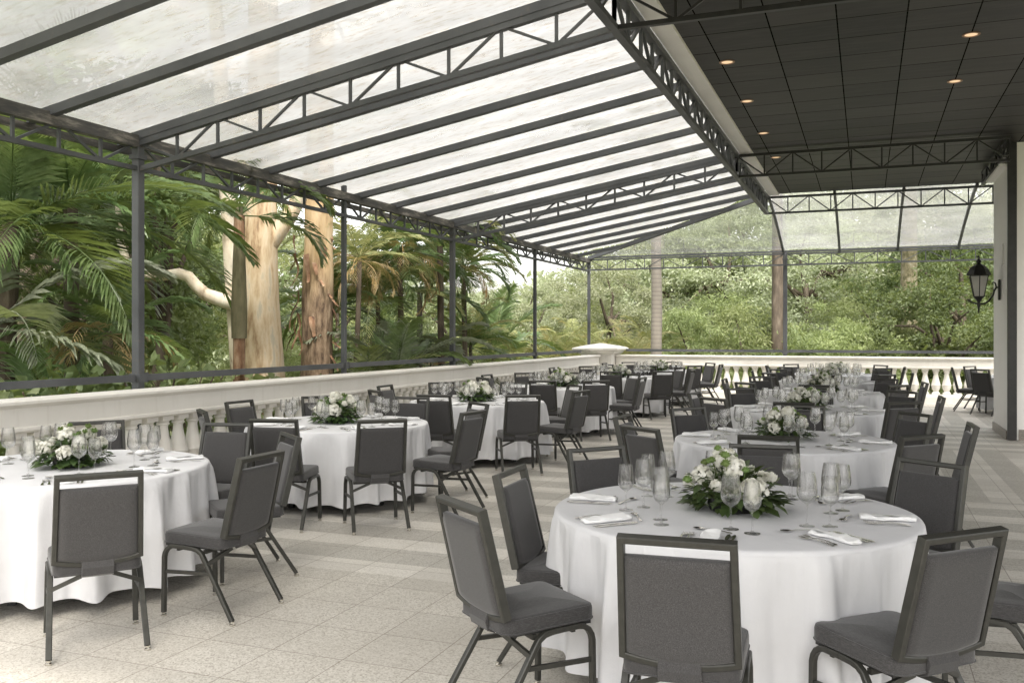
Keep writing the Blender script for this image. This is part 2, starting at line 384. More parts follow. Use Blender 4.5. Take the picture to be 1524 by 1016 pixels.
def thing(name, label, cat, loc=(0, 0, 0), rz=0, group=None):
    o = bpy.data.objects.new(name, None); col.objects.link(o); o.location = loc; o.rotation_euler = (0, 0, rz)
    o.empty_display_size = .1
    return tag(o, label, cat, group)
KIDS = {}
def kids(o):
    return [c for c in o.children]
def dup(o, parent=None, loc=None, rz=None, label=None, group=None, scale=None, skip=()):
    c = o.copy(); col.objects.link(c); c.parent = parent
    if loc is not None: c.location = loc
    if rz is not None: c.rotation_euler = (0, 0, rz)
    if scale is not None: c.scale = scale if hasattr(scale, '__len__') else (scale,)*3
    if label: c['label'] = label
    if group: c['group'] = group
    for k in kids(o):
        if k.name.split('.')[0] in skip: continue
        dup(k, c, skip=skip)
    return c
def arc(c, r, a0, a1, n, ax='yz'):
    out = []
    for i in range(n+1):
        a = R(a0+(a1-a0)*i/n); u, w = r*math.cos(a), r*math.sin(a)
        out.append((c[0], c[1]+u, c[2]+w))
    return out
def struct(o): o['kind'] = 'structure'; return o

# ------------------------------------------------------------------ layout numbers (metres; +Y down the terrace, +X to the right)
EX, EZ = -7.15, 3.73            # eave line of the canopy
RX, RZ = -1.99, 4.62            # ridge truss
FY = 24.2                       # far eave / far edge
PY = [-4.4, -.5, 3.45, 7.49, 11.54, 15.30, 19.80]   # posts along the left
HY = 20.2                       # end of the ceiling, start of the hip
CZ = 4.66

# ------------------------------------------------------------------ ground, terrace
def plane(name, x0, x1, y0, y1, z, mat, nx=1, ny=1):
    b = MB(); vs = []; fs = []
    for j in range(ny+1):
        for i in range(nx+1): vs.append((x0+(x1-x0)*i/nx, y0+(y1-y0)*j/ny, z))
    for j in range(ny):
        for i in range(nx): k = j*(nx+1)+i; fs.append((k, k+1, k+nx+2, k+nx+1))
    b.add(vs, fs); return b.build(name, mat, smooth=False)
g = struct(plane('ground', -400, 400, -400, 400, -1.8, 'garden_soil'))
b = MB(); b.box((1.0, 9.0, -.9), (16.2, 31.6, 1.78)); struct(b.build('terrace_base', 'cream_masonry', smooth=False))
f = struct(plane('floor', -7.1, 9.1, -6.8, 24.8, .0, 'terrace_stone'))

# ------------------------------------------------------------------ balustrades
BP = [(.060, 0), (.092, 0), (.092, .045), (.070, .055), (.058, .075), (.066, .095), (.088, .14), (.100, .19), (.102, .215), (.107, .222), (.107, .235), (.099, .242),
      (.088, .30), (.070, .37), (.056, .44), (.049, .49), (.052, .515), (.066, .525), (.066, .54), (.056, .548), (.072, .565), (.078, .572), (.078, .58)]
def bal_mesh():
    b = MB(); b.lathe(BP[2:], 16); b.box((0, 0, .0225), (.17, .17, .045)); b.box((0, 0, .595), (.15, .15, .05))
    return b.mesh('baluster', 'cream_masonry', True, 40)
BM = bal_mesh()
def rail_prof(z0):  # local (x outward, z) closed outline of the top rail
    return [(-.10, .815), (-.13, .835), (-.13, .862), (-.115, .870), (-.115, 1.030), (-.135, 1.045), (-.15, 1.055), (-.165, 1.065), (-.165, 1.088), (-.15, 1.10),
            (.15, 1.10), (.165, 1.088), (.165, 1.065), (.135, 1.045), (.115, 1.03), (.115, .870), (.13, .862), (.13, .835), (.10, .815)]
def plinth_prof():
    return [(-.15, .0), (-.15, .15), (-.135, .165), (-.11, .20), (.11, .20), (.135, .165), (.15, .15), (.15, .0)]
def balustrade(label, p, q, spacing, skip_ends=.12):
    p, q = Vector(p), Vector(q); d = q-p; L = d.length; rz = math.atan2(d.y, d.x)
    root = thing('balustrade', label, 'balustrade', p, rz)
    for nm, prof in (('rail', rail_prof(0)), ('plinth', plinth_prof())):
        b = MB(); vs = [(x, y, z) for x in (0, L) for (y, z) in prof]; n = len(prof)
        fs = [(i, (i+1) % n, n+(i+1) % n, n+i) for i in range(n)]+[tuple(range(n-1, -1, -1)), tuple(range(n, 2*n))]
        b.add(vs, fs); b.build(nm, 'cream_masonry', root, True, 25)
    k = int((L-2*skip_ends)/spacing)
    for i in range(k+1):
        link('baluster', BM, root, (skip_ends+(L-2*skip_ends)*i/k, 0, .20))
    return root
balustrade('long cream balustrade along the left edge of the terrace', (-6.80, 2.9, 0), (-6.80, 23.6, 0), .222)
balustrade('cream balustrade across the far end of the terrace', (-6.35, 24.2, 0), (7.6, 24.2, 0), .235)
def pier(x, y, label):
    r = thing('balustrade_pier', label, 'pier', (x, y, 0))
    b = MB(); b.cbox((0, 0, .10), (1.0, 1.0, .20), .015); b.build('base', 'cream_masonry', r)
    b = MB(); b.cbox((0, 0, .66), (.86, .86, .92), .01); b.build('shaft', 'cream_masonry', r)
    b = MB(); vs = []; fs = []
    for h, z in [(.43, 1.10), (.47, 1.13), (.50, 1.15), (.52, 1.19), (.60, 1.225), (.63, 1.24), (.63, 1.275), (.60, 1.29), (.44, 1.335), (.2, 1.38), (.02, 1.41)]:
        vs += [(-h, -h, z), (h, -h, z), (h, h, z), (-h, h, z)]
    for k in range(10):
        for i in range(4): j = (i+1) % 4; fs.append((k*4+i, k*4+j, k*4+4+j, k*4+4+i))
    fs.append((40, 41, 42, 43)); b.add(vs, fs); b.build('cap', 'cream_masonry', r, True, 20)
pier(-6.80, 24.15, 'cream corner pier with a low pyramid cap where the balustrades meet')

# ------------------------------------------------------------------ canopy steelwork
def post(x, y, w, h, label, z0=-1.75):
    r = thing('canopy_post', label, 'post', (x, y, 0), 0, 'steel posts of the canopy')
    b = MB(); b.sweep([(0, 0, z0), (0, 0, h)], rect(w, w, w*.08), (0, 1, 0)); b.build('shaft', 'canopy_steel', r, False)
    b = MB(); b.box((0, 0, 1.20), (w+.05, w+.012, .09)); b.box((.0, w/2+.05, 1.20), (.05, .06, .10)); b.build('bracket', 'canopy_steel', r, False)
    b = MB()
    b.box((0, 0, h-.19), (w+.03, w+.03, .05)); b.build('collar', 'canopy_steel', r, False)
pl = ['steel post at the far left edge', 'steel post behind the camera side', 'steel post left of the left foreground table', 'thick steel post in front of the broad palms at left',
      'thin steel post just right of the peeling gum trunk', 'thick steel post beside the yellowing palms', 'steel post in front of the golden areca palms']
for i, y in enumerate(PY):
    if i < 2: continue
    post(EX, y, {3: .095, 5: .09, 6: .07}.get(i, .065), EZ+(.12 if i == 4 else -.02), pl[i])
post(EX, FY, .075, EZ-.02, 'steel post rising behind the corner pier')
post(-1.95, FY+.25, .10, EZ+.05, 'steel post of the far end left of the wide trees')
post(3.3, FY+.25, .11, EZ+.05, 'steel post of the far end behind the white wall')
def guard(p, q, label):
    b = MB(); b.bar(p, q, .045, .07); o = b.build('guard_rail', 'canopy_steel', None, False); tag(o, label, 'guard rail', 'guard rails between the canopy posts')
gl_ = ['left of the thick post by the big palms', 'between the thick post and the peeling gum', 'between the peeling gum and the yellow palms', 'below the areca palms', 'running into the corner pier']
yy = PY[2:]+[FY-.75]
for i in range(5): guard((EX+.02, yy[i]+.08, 1.20), (EX+.02, yy[i+1]-.08, 1.20), 'dark guard rail above the left balustrade, '+gl_[i])
guard((-6.15, FY+.24, 1.22), (-2.03, FY+.24, 1.22), 'dark guard rail above the far balustrade, left length')
guard((-1.87, FY+.24, 1.22), (7.5, FY+.24, 1.22), 'dark guard rail above the far balustrade, right length')

def truss(label, tp, tq, bp, bq, n, mat='canopy_steel', tw=.07, th=.08, bw=.05, bh=.06, web=.028, group='lattice trusses of the canopy', chordmat=None, up=(0, 0, 1), pat='N'):
    tp, tq, bp, bq = map(Vector, (tp, tq, bp, bq)); o0 = tp.copy()
    r = thing('lattice_truss', label, 'truss', o0, 0, group)
    L = lambda v: v-o0
    b = MB(); b.bar(L(tp), L(tq), tw, th); b.build('top_chord', chordmat or mat, r, False)
    b = MB(); b.bar(L(bp), L(bq), bw, bh); b.build('bottom_chord', mat, r, False)
    T = lambda k: tp.lerp(tq, k/n); B = lambda k: bp.lerp(bq, k/n)
    for k in range(n+1):
        b = MB(); b.bar(L(T(k)), L(B(k)), web, web, (tq-tp).normalized()); b.build('strut', mat, r, False)
    for k in range(n):
        p_, q_ = (B(k), T(k+1)) if k % 2 else (T(k), B(k+1))
        b = MB(); b.bar(L(p_), L(q_), web*.9, web*.9, (0, 0, 1) if abs((q_-p_).normalized().z) < .95 else (0, 1, 0)); b.build('brace', mat, r, False)
    return r
# eave trusses post to post
en = ['over the palms at the left picture edge', 'between the first two visible posts', 'over the peeling gum and palms', 'over the yellowing palms', 'next to the corner pier', 'nearest the camera']
ys = PY[2:]+[FY]
for i in range(len(ys)-1):
    truss('weathered eave truss '+en[i], (EX, ys[i], EZ-.05), (EX, ys[i+1], EZ-.05), (EX, ys[i], EZ-.33), (EX, ys[i+1], EZ-.33), 8,
          tw=.10, th=.12, bw=.05, bh=.045, chordmat='weathered_steel', group='eave trusses on the left')
# second, outer gutter bar
b = MB(); b.bar((EX-.28, PY[2]-2, EZ-.10), (EX-.28, FY, EZ-.10), .05, .07)
tag(b.build('gutter_bar', 'weathered_steel', None, False), 'thin weathered bar running outside the left eave trusses', 'steel bar')
def roofz(x): return EZ+.02+(RZ-EZ)*(x-EX)/(RX-EX)
# cross trusses
truss('lattice truss under the glass roof, nearest the camera', (EX, PY[3], roofz(EX)-.08), (RX, PY[3], RZ-.05), (EX, PY[3], EZ-.34), (RX, PY[3], 4.25), 10, bh=.05, group='cross trusses under the glass roof', web=.026)
truss('lattice truss under the glass roof, farther of the two', (EX, PY[5], roofz(EX)-.08), (RX, PY[5], RZ-.05), (EX, PY[5], EZ-.34), (RX, PY[5], 4.25), 10, bh=.05, group='cross trusses under the glass roof', web=.03)
# ridge truss, in bays
rb = [-6.5, -.3, PY[3], PY[5], HY]
for i in range(1, 4):
    n = [0, 16, 16, 10][i]
    truss('dark ridge truss beside the ceiling, '+['', 'bay nearest the camera', 'middle bay', 'far bay'][i], (RX, rb[i], RZ-.03), (RX, rb[i+1], RZ-.03), (RX, rb[i], 4.25), (RX, rb[i+1], 4.25), n,
          tw=.08, th=.07, bw=.075, bh=.05, web=.034, group='ridge truss bays')
# ceiling trusses
for y, lb, x1, n in ((PY[3], 'dark ceiling truss crossing the top edge of the picture', 6.4, 16), (PY[5], 'dark ceiling truss in the middle of the ceiling', 2.0, 9), (HY, 'dark truss where the ceiling ends above the glass slope', 3.2, 12)):
    truss(lb, (RX, y, CZ-.07), (x1, y, CZ-.07), (RX, y, 4.25), (x1, y, 4.25), n, mat='black_steel' if y < HY else 'canopy_steel', tw=.05, th=.045, bw=.05, bh=.04, web=.024, group='ceiling trusses')
# far eave trusses
truss('thin lattice truss of the far eave, left of its post', (EX, FY+.02, EZ-.02), (-1.95, FY+.02, EZ-.02), (EX, FY+.02, EZ-.30), (-1.95, FY+.02, EZ-.30), 10, tw=.04, th=.04, bw=.04, bh=.04, web=.022, group='far eave trusses')
truss('thin lattice truss of the far eave, right of its post', (-1.9, FY+.02, EZ-.02), (4.6, FY+.02, EZ-.02), (-1.9, FY+.02, EZ-.30), (4.6, FY+.02, EZ-.30), 12, tw=.04, th=.04, bw=.04, bh=.04, web=.022, group='far eave trusses')
# rafters and sheeting
SP = (PY[5]-PY[3])/7
raf = []
for n in range(-6, 15):
    y = PY[3]+SP*n
    x1 = RX
    if y > HY: x1 = EX+(RX-EX)*(FY-y)/(FY-HY)
    if x1 < EX+.3: continue
    raf.append((y, x1))
ordw = ['first', 'second', 'third', 'fourth', 'fifth', 'sixth', 'seventh', 'eighth', 'ninth', 'tenth', 'eleventh', 'twelfth', 'thirteenth', 'fourteenth', 'fifteenth', 'sixteenth', 'seventeenth', 'eighteenth', 'nineteenth', 'twentieth', 'twenty first', 'twenty second']
def bowed(x0, x1, y, n=8, dz=0, s=0): return [(x0+(x1-x0)*i/n, y, roofz(x0+(x1-x0)*i/n)+dz) for i in range(n+1)]
for i, (y, x1) in enumerate(raf):
    b = MB(); b.bar((EX-.25, y, roofz(EX-.25)-.01), (x1, y, roofz(x1)-.01), .085, .085)
    o = b.build('rafter', 'canopy_steel', None, False); tag(o, 'grey sloping rafter under the glass roof, %s counted from the camera' % ordw[i], 'rafter', 'rafters of the glass roof')
def sheetmesh(c00, c10, c11, c01, nx, ny, bow=.03, seed=0):
    r_ = random.Random(seed); b = MB(); vs = []; fs = []
    ph = r_.random()*6
    for j in range(ny+1):
        for i in range(nx+1):
            u, w = i/nx, j/ny
            p = Vector(c00).lerp(Vector(c10), u).lerp(Vector(c01).lerp(Vector(c11), u), w)
            p.z += bow*math.sin(math.pi*w)+.008*math.sin(u*17+ph)*math.sin(math.pi*w)
            vs.append(p)
    for j in range(ny):
        for i in range(nx): k = j*(nx+1)+i; fs.append((k, k+1, k+nx+2, k+nx+1))
    b.add(vs, fs); return b
for i in range(len(raf)-1):
    (y0, xa), (y1, xb) = raf[i], raf[i+1]
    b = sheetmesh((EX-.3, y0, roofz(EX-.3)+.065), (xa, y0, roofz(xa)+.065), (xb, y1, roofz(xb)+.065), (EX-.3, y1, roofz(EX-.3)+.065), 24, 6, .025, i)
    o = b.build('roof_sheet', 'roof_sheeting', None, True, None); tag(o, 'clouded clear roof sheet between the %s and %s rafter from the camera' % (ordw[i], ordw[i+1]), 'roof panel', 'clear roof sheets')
# hip rafter, far end slope
def endz(y): 
    u = (y-HY)/(FY-HY); return RZ+.02-(RZ-EZ)*(u**1.3)
b = MB(); pth = [(RX+(EX-RX)*i/10, HY+(FY-HY)*i/10, roofz(RX+(EX-RX)*i/10)) for i in range(11)]
b.sweep(pth, rect(.08, .10)); tag(b.build('hip_rafter', 'canopy_steel', None, False), 'long diagonal hip rafter running down to the corner post', 'rafter')
ex = [-1.97, -.62, .72, 2.06, 3.4, 4.7]
el = ['curved rafter of the glass end slope, beside the ridge truss', 'curved rafter of the glass end slope, second from the ridge', 'curved rafter of the glass end slope, third from the ridge', 'curved rafter of the glass end slope, next to the white wall', 'curved rafter of the glass end slope, behind the white wall', 'curved rafter of the glass end slope, outermost behind the wall']
for i, x in enumerate(ex):
    b = MB(); b.sweep([(x, HY+(FY-HY)*k/12, endz(HY+(FY-HY)*k/12)) for k in range(13)], rect(.055, .06))
    tag(b.build('end_rafter', 'canopy_steel', None, False), el[i], 'rafter', 'curved rafters of the end slope')
for i in range(5):
    b = MB(); vs = []; fs = []
    for j in range(13):
        y = HY+(FY+.1-HY)*j/12
        for k in range(9):
            u = k/8; vs.append((ex[i]+(ex[i+1]-ex[i])*u, y, endz(min(y, FY))+.055+.02*math.sin(math.pi*u)+.012*math.sin(j*1.3+i)*math.sin(math.pi*u)))
    for j in range(12):
        for k in range(8): q = j*9+k; fs.append((q, q+1, q+10, q+9))
    b.add(vs, fs); tag(b.build('end_sheet', 'end_sheeting', None, True, None), 'clear curved end sheet, %s from the ridge truss' % ordw[i], 'roof panel', 'clear sheets of the end slope')
b = MB(); vs = []; fs = []; N = 14
for j in range(N+1):
    u = j/N; y = HY+(FY+.08-HY)*u; xl = RX+(EX-RX)*u
    for k in range(9):
        w = k/8; x = xl+(RX-xl)*w
        vs.append((x, y, roofz(xl)*(1-w)+endz(min(y, FY))*w+.06))
for j in range(N):
    for k in range(8): q = j*9+k; fs.append((q, q+1, q+10, q+9))
b.add(vs, fs); tag(b.build('hip_sheet', 'hip_sheeting', None, True, None), 'triangular clear sheet between hip rafter and far eave', 'roof panel')
b = MB(); b.bar((EX, FY+.02, EZ+.04), (4.7, FY+.02, EZ+.04), .06, .05); tag(b.build('eave_bar', 'canopy_steel', None, False), 'grey bar along the top of the far eave', 'steel bar')

# ------------------------------------------------------------------ ceiling, walls
b = MB(); b.box(((-1.74+6.6)/2, (-1.2+HY)/2, CZ+.15), (8.34, HY+1.2, .30)); struct(b.build('ceiling', 'dark_ceiling_tiles', smooth=False))
b = MB(); b.box(((-1.95-1.743)/2, (-1.2+HY)/2, CZ+.12), (.205, HY+1.2, .30)); struct(b.build('ceiling_trim', 'grey_fascia', smooth=False))
b = MB(); b.box((2.0, HY+.03, CZ+.17), (7.9, .05, .32)); struct(b.build('ceiling_beam', 'grey_fascia', smooth=False))
b = MB(); b.box((5.12, 17.2, 2.40), (6.1, 3.0, 4.5)); 
wr = thing('building_wall', 'white rendered wall end at the right edge with dark corner strip', 'wall', (2.07, 16.1, 0))
b = MB(); b.box((3.0, .85, 2.33), (6.0, 1.7, 4.65)); b.build('wall_panel', 'white_wall_paint', wr, False)
b = MB(); b.box((.055, -.015, 2.33), (.13, .06, 4.64)); b.build('corner_strip', 'black_steel', wr, False)
b = MB(); b.box((3.1, -.003, .085), (5.9, .02, .17)); b.box((-.006, .87, .07), (.03, 1.68, .14)); b.build('skirting', 'granite_base', wr, False)
b = MB(); b.cbox((-.04, .86, 4.32), (.16, 1.7, .05), .01); b.build('cornice', 'white_wall_paint', wr, False)
b = MB(); b.cbox((-.008, .55, 2.95), (.02, .20, .34), .004); b.build('wall_plate', 'white_wall_paint', wr, False)
truss('short dark truss above the white wall end', (1.97, 15.35, CZ-.07), (1.97, 18.5, CZ-.07), (1.97, 15.35, 4.36), (1.97, 18.5, 4.36), 5, mat='black_steel', tw=.05, th=.05, bw=.05, bh=.04, web=.03, group='ceiling trusses')

# downlights
def downlight():
    r = thing('downlight', '', 'downlight')
    b = MB(); b.lathe([(.085, -.006), (.085, 0), (.062, -.002), (.062, -.006)], 24, cap=False); b.lathe([(.085, -.006), (.062, -.006)], 24, cap=False); b.build('trim_ring', 'copper_trim', r)
    b = MB(); b.lathe([(.001, -.001), (.062, -.001)], 24, cap=False); b.build('lamp_face', 'warm_lamp_face', r)
    return r
D0 = downlight(); first = True
dl = [(.98, 10.15, 'nearest of the right pair'), (.98, 11.95, 'second on the right'), (-1.43, 10.2, 'nearest along the ridge truss'), (-1.43, 12.0, 'second along the ridge truss'), (-1.43, 14.0, 'third along the ridge truss'), (-1.43, 16.0, 'beyond the middle truss')]
for x, y, w in dl:
    o = D0 if first else dup(D0); first = False
    o.location = (x, y, CZ-.002); tag(o, 'small warm ceiling downlight, '+w, 'downlight', 'downlights in the dark ceiling')

# wall lantern
wl = thing('wall_lantern', 'black iron wall lantern with frosted panes on the white wall end', 'lantern', (2.045, 16.9, -.03))
b = MB(); b.cbox((0, 0, 2.42), (.03, .10, .34), .008); b.build('wall_bracket_plate', 'black_steel', wl)
b = MB(); pth = [(-.0, 0, 2.40)]+[(-.02-.33*math.sin(R(a))*1, 0, 2.43-.22*(1-math.cos(R(a)*1.0))*0-.20*math.sin(R(a*2-90+90))*.5) for a in range(10, 91, 10)]
pth = [(0, 0, 2.46), (-.04, 0, 2.46), (-.07, 0, 2.41), (-.09, 0, 2.33), (-.15, 0, 2.24), (-.22, 0, 2.19), (-.30, 0, 2.19), (-.38, 0, 2.21), (-.44, 0, 2.24)]
b.tube(pth, [.016, .016, .016, .016, .016, .016, .015, .013, .012], 8)
b.lathe([(.001, -.025), (.022, -.01), (.025, 0), (.022, .012), (.001, .026)], 10, (-.445, 0, 2.25))
b.tube([(-.04, 0, 2.46), (-.055, 0, 2.53), (-.085, 0, 2.55), (-.10, 0, 2.52)], [.012, .012, .011, .014], 8)
b.build('bracket', 'black_steel', wl)
lx = -.30
b = MB(); b.lathe([(.001, 2.03), (.012, 2.05), (.016, 2.12), (.028, 2.17), (.02, 2.20), (.03, 2.24), (.06, 2.28), (.075, 2.30), (.075, 2.315)], 12, (lx, 0, 0)); b.build('pedestal', 'black_steel', wl)
b = MB(); S6 = 6
lo, hi = [], []
for k in range(S6):
    a = 2*math.pi*k/S6+math.pi/6; c_, s_ = math.cos(a), math.sin(a)
    lo.append((lx+.085*c_, .085*s_, 2.31)); hi.append((lx+.155*c_, .155*s_, 2.66))
for k in range(S6):
    b.bar(lo[k], hi[k], .014, .014, (0, 1, 0)); b.bar(lo[k], lo[(k+1) % 6], .016, .016); b.bar(hi[k], hi[(k+1) % 6], .022, .02)
b.build('cage', 'black_steel', wl, False)
for k in range(S6):
    j = (k+1) % 6; b = MB(); q = [Vector(lo[k]), Vector(lo[j]), Vector(hi[j]), Vector(hi[k])]; cc = sum(q, Vector())/4
    cn = Vector((lx, 0, 2.5)); q = [p+(Vector((cn.x, cn.y, p.z))-p)*.05 for p in q]
    b.add(q, [(0, 1, 2, 3)]); b.build('pane', 'frosted_lamp_glass', wl, False)
b = MB(); b.lathe([(.185, 2.665), (.19, 2.675), (.175, 2.70), (.15, 2.76), (.10, 2.82), (.045, 2.85), (.03, 2.87), (.045, 2.89), (.03, 2.92), (.012, 2.94), (.02, 2.965), (.001, 3.01)], 6, (lx, 0, 0)); b.build('roof', 'black_steel', wl, False)

# ------------------------------------------------------------------ chair
def outline(w, d, r, n=6, taper=0.0):
    """rounded rectangle outline, w at the front (+y), narrower at the back by taper"""
    pts = []
    for cx, cy, a0 in ((1, 1, 0), (-1, 1, 90), (-1, -1, 180), (1, -1, 270)):
        for k in range(n+1):
            a = R(a0+90*k/n); hw = w/2
            x = cx*(hw-r)+r*math.cos(a); y = cy*(d/2-r)+r*math.sin(a)
            x *= 1-taper*(.5-y/d); pts.append((x, y))
    return pts
def pad(w, d, h, r, er, crown, taper=0, n=6, steps=4):
    """rounded cushion from outline rings; z from 0 to h"""
    b = MB(); rings = []
    for k in range(steps+1):
        a = R(90*k/steps); rings.append((er*(1-math.sin(a)), er*(1-math.cos(a))*.6))
    for k in range(steps+1):
        a = R(90*k/steps); rings.append((er*(1-math.cos(a)), h-er*(1-math.sin(a))))
    for k in range(1, 5): rings.append((er+(min(w, d)/2-er)*k/5, h+crown*(1-(1-k/5)**2)))
    vs = []; m = 0
    for ins, z in rings:
        o = outline(w-2*ins, d-2*ins, max(.004, r-ins), n, taper); m = len(o); vs += [(x, y, z) for x, y in o]
    fs = [tuple(range(m-1, -1, -1)), tuple(range((len(rings)-1)*m, len(rings)*m))]
    for k in range(len(rings)-1):
        for i in range(m): j = (i+1) % m; fs.append((k*m+i, k*m+j, (k+1)*m+j, (k+1)*m+i))
    b.add(vs, fs); return b
def make_chair():
    r = thing('banquet_chair', '', 'chair')
    b = pad(.45, .45, .072, .055, .022, .012, .06)
    b.v = [(x, y+.005, z+.425-.012*(y < -.1)) for x, y, z in b.v]; 
    ol = outline(.45-.012, .45-.012, .05, 6, .06)
    b.sweep([(x, y+.005, .4885-.012*(y < -.1)) for x, y in ol], [(.0032*math.cos(R(a)), .0032*math.sin(R(a))) for a in range(0, 360, 60)], (0, 0, 1), closed=True)
    ol = outline(.45+.002, .45+.002, .055, 6, .06)
    b.sweep([(x, y+.005, .434-.012*(y < -.1)) for x, y in ol], [(.003*math.cos(R(a)), .003*math.sin(R(a))) for a in range(0, 360, 60)], (0, 0, 1), closed=True)
    b.build('seat', 'chair_fabric', r, True, None)
    b = MB(); b.box((0, .01, .418), (.41, .40, .016)); b.build('seat_pan', 'black_plastic', r, False)
    # back: leaning frame, local u (width), v (height along the lean)
    z0, y0, z1, y1 = .495, -.212, .935, -.318
    def bk(u, v, w=0.0):   # v 0..1
        y = y0+(y1-y0)*v; z = z0+(z1-z0)*v
        ln = Vector((0, y1-y0, z1-z0)).normalized(); nr = Vector((0, ln.z, -ln.y))
        wid = 1.0-.05*v
        return Vector((u*wid, y, z))+nr*w
    H_ = math.hypot(y1-y0, z1-z0); nr = (0, (z1-z0)/H_, -(y1-y0)/H_)
    W = .206
    bot = [(-W+2*W*k/8, -.062*(1-((k-4)/4)**2)) for k in range(9)]
    path = [bk(x, v) for x, v in bot]+[bk(W, 1.0), bk(-W, 1.0)]
    b = MB()
    b.sweep(path, rect(.026, .042, .004), nr, closed=True); b.build('back_frame', 'chair_frame', r, True, 30)
    # pad in the frame
    b = MB(); rows = 14; cols = 10; vs = []; fs = []
    hw = W-.014
    def thick(u, v): 
        e = min(1-abs(u), v, 1-v)*2*6; e = max(0, min(1, e)); return .011+.014*math.sqrt(max(0, 1-(1-e)**2))
    for sgn in (1, -1):
        for j in range(rows+1):
            for i in range(cols+1):
                u = -1+2*i/cols; u = math.copysign(1-(1-abs(u))**1.4, u) if u else 0
                v = j/rows; vv = .5-.5*math.cos(math.pi*v)
                vlow = -.062*(1-u*u)+.022; vtop = .865
                vs.append(bk(u*hw, vlow+(vtop-vlow)*vv, sgn*thick(u, vv)))
    n_ = (rows+1)*(cols+1)
    for j in range(rows):
        for i in range(cols):
            k = j*(cols+1)+i; fs.append((k, k+cols+1, k+cols+2, k+1)); fs.append((n_+k, n_+k+1, n_+k+cols+2, n_+k+cols+1))
    per = [i for i in range(cols+1)]+[j*(cols+1)+cols for j in range(1, rows+1)]+[rows*(cols+1)+i for i in range(cols-1, -1, -1)]+[j*(cols+1) for j in range(rows-1, 0, -1)]
    for a_, c_ in zip(per, per[1:]+per[:1]): fs.append((a_, c_, n_+c_, n_+a_))
    b.add(vs, fs); b.build('backrest', 'chair_fabric', r, True, 60)
    b = MB(); b.sweep([(0, -.215, .50), (0, -.232, .45), (0, -.222, .415), (0, -.19, .402)], rect(.155, .016, .003), (0, 1, .2)); b.build('back_bracket', 'chair_fabric', r, False)
    # legs: each side is a bent tube, split at the middle of its arch
    pr = rect(.024, .030, .004)
    for s in (-1, 1):
        fr = [(s*.228, .205, .022)]+[(s*.222, .205, .345)]+[(s*.22, .205-.07*(1-math.cos(R(a))), .345+.07*math.sin(R(a))) for a in (20, 45, 70, 90)]+[(s*.218, .06, .413)]
        b = MB(); b.sweep(fr, pr, (1, 0, 0)); lg = b.build('leg', 'chair_frame', r, True, 40)
        b = MB(); b.lathe([(.011, .008), (.017, 0), (.017, .010), (.011, .014), (.011, .024)], 10, (s*.228, .205, 0)); b.build('foot_glide', 'glide_metal', lg)
        rr = [(s*.218, .058, .413), (s*.218, .0, .410), (s*.2185, -.035, .403), (s*.219, -.062, .385), (s*.220, -.082, .355), (s*.232, -.290, .022)]
        b = MB(); b.sweep(rr, pr, (1, 0, 0)); lg = b.build('leg', 'chair_frame', r, True, 40)
        b = MB(); b.lathe([(.011, .008), (.017, 0), (.017, .010), (.011, .014), (.011, .024)], 10, (s*.2325, -.292, 0)); b.build('foot_glide', 'glide_metal', lg)
        b = MB(); b.bar((s*.224, .195, .262), (s*.2235, -.13, .275), .014, .02); b.build('stretcher', 'chair_frame', r, False)
        b = MB(); b.bar((s*.221, -.105, .325), (s*.075, -.165, .398), .018, .022); b.build('under_brace', 'chair_frame', r, False)
    b = MB(); b.bar((-.206, .12, .395), (.206, .12, .395), .02, .02); b.bar((-.20, -.07, .392), (.20, -.07, .392), .02, .022); b.build('cross_bar', 'chair_frame', r, False)
    return r
CH = make_chair(); chair_used = False

DIR = {270: 'front', 315: 'front right', 0: 'right', 45: 'back right', 90: 'back', 135: 'back left', 180: 'left', 225: 'front left'}
def place_chair(x, y, face, label, far):
    global chair_used
    if not chair_used: o = CH; chair_used = True; o.location = (x, y, 0); o.rotation_euler = (0, 0, face)
    else: o = dup(CH, None, (x, y, 0), face, skip=('foot_glide', 'under_brace') if far else ())
    tag(o, label, 'chair', 'grey banquet chairs around the tables')

# ------------------------------------------------------------------ table ware
def glass_mesh(h, rb, rr):
    k = h/.25
    pf = [(.036, 0), (.036, .0015), (.022, .004), (.008, .008), (.0038, .016), (.0035, .06*k), (.0036, .095*k), (.007, .104*k), (rb*.42, .112*k), (rb*.75, .124*k),
          (rb*.95, .142*k), (rb, .158*k), (rb*.985, .175*k), (rb*.93, .20*k), (rb*.86, .225*k), (rr, h), (rr-.0012, h), (rr*1.02-.001, .235*k), (rb*.90, .20*k), (rb*.96, .158*k), (rb*.9, .140*k), (rb*.6, .121*k), (.002, .114*k)]
    b = MB(); b.lathe(pf, 24); return b.mesh('wine_glass', 'clear_glass', True, 60)
GM = [glass_mesh(.250, .047, .036), glass_mesh(.232, .041, .032)]
def strip(b, ctr, widths, zs, th=.0022):
    """flat implement from a centreline of y positions, half widths and heights"""
    n = len(ctr); vs = []
    for (y, w, z) in zip(ctr, widths, zs): vs += [(-w, y, z), (w, y, z), (w, y, z+th), (-w, y, z+th)]
    fs = [(3, 2, 1, 0), (4*n-4, 4*n-3, 4*n-2, 4*n-1)]
    for i in range(n-1):
        for k in range(4): l = (k+1) % 4; fs.append((4*i+k, 4*i+l, 4*i+4+l, 4*i+4+k))
    b.add(vs, fs)
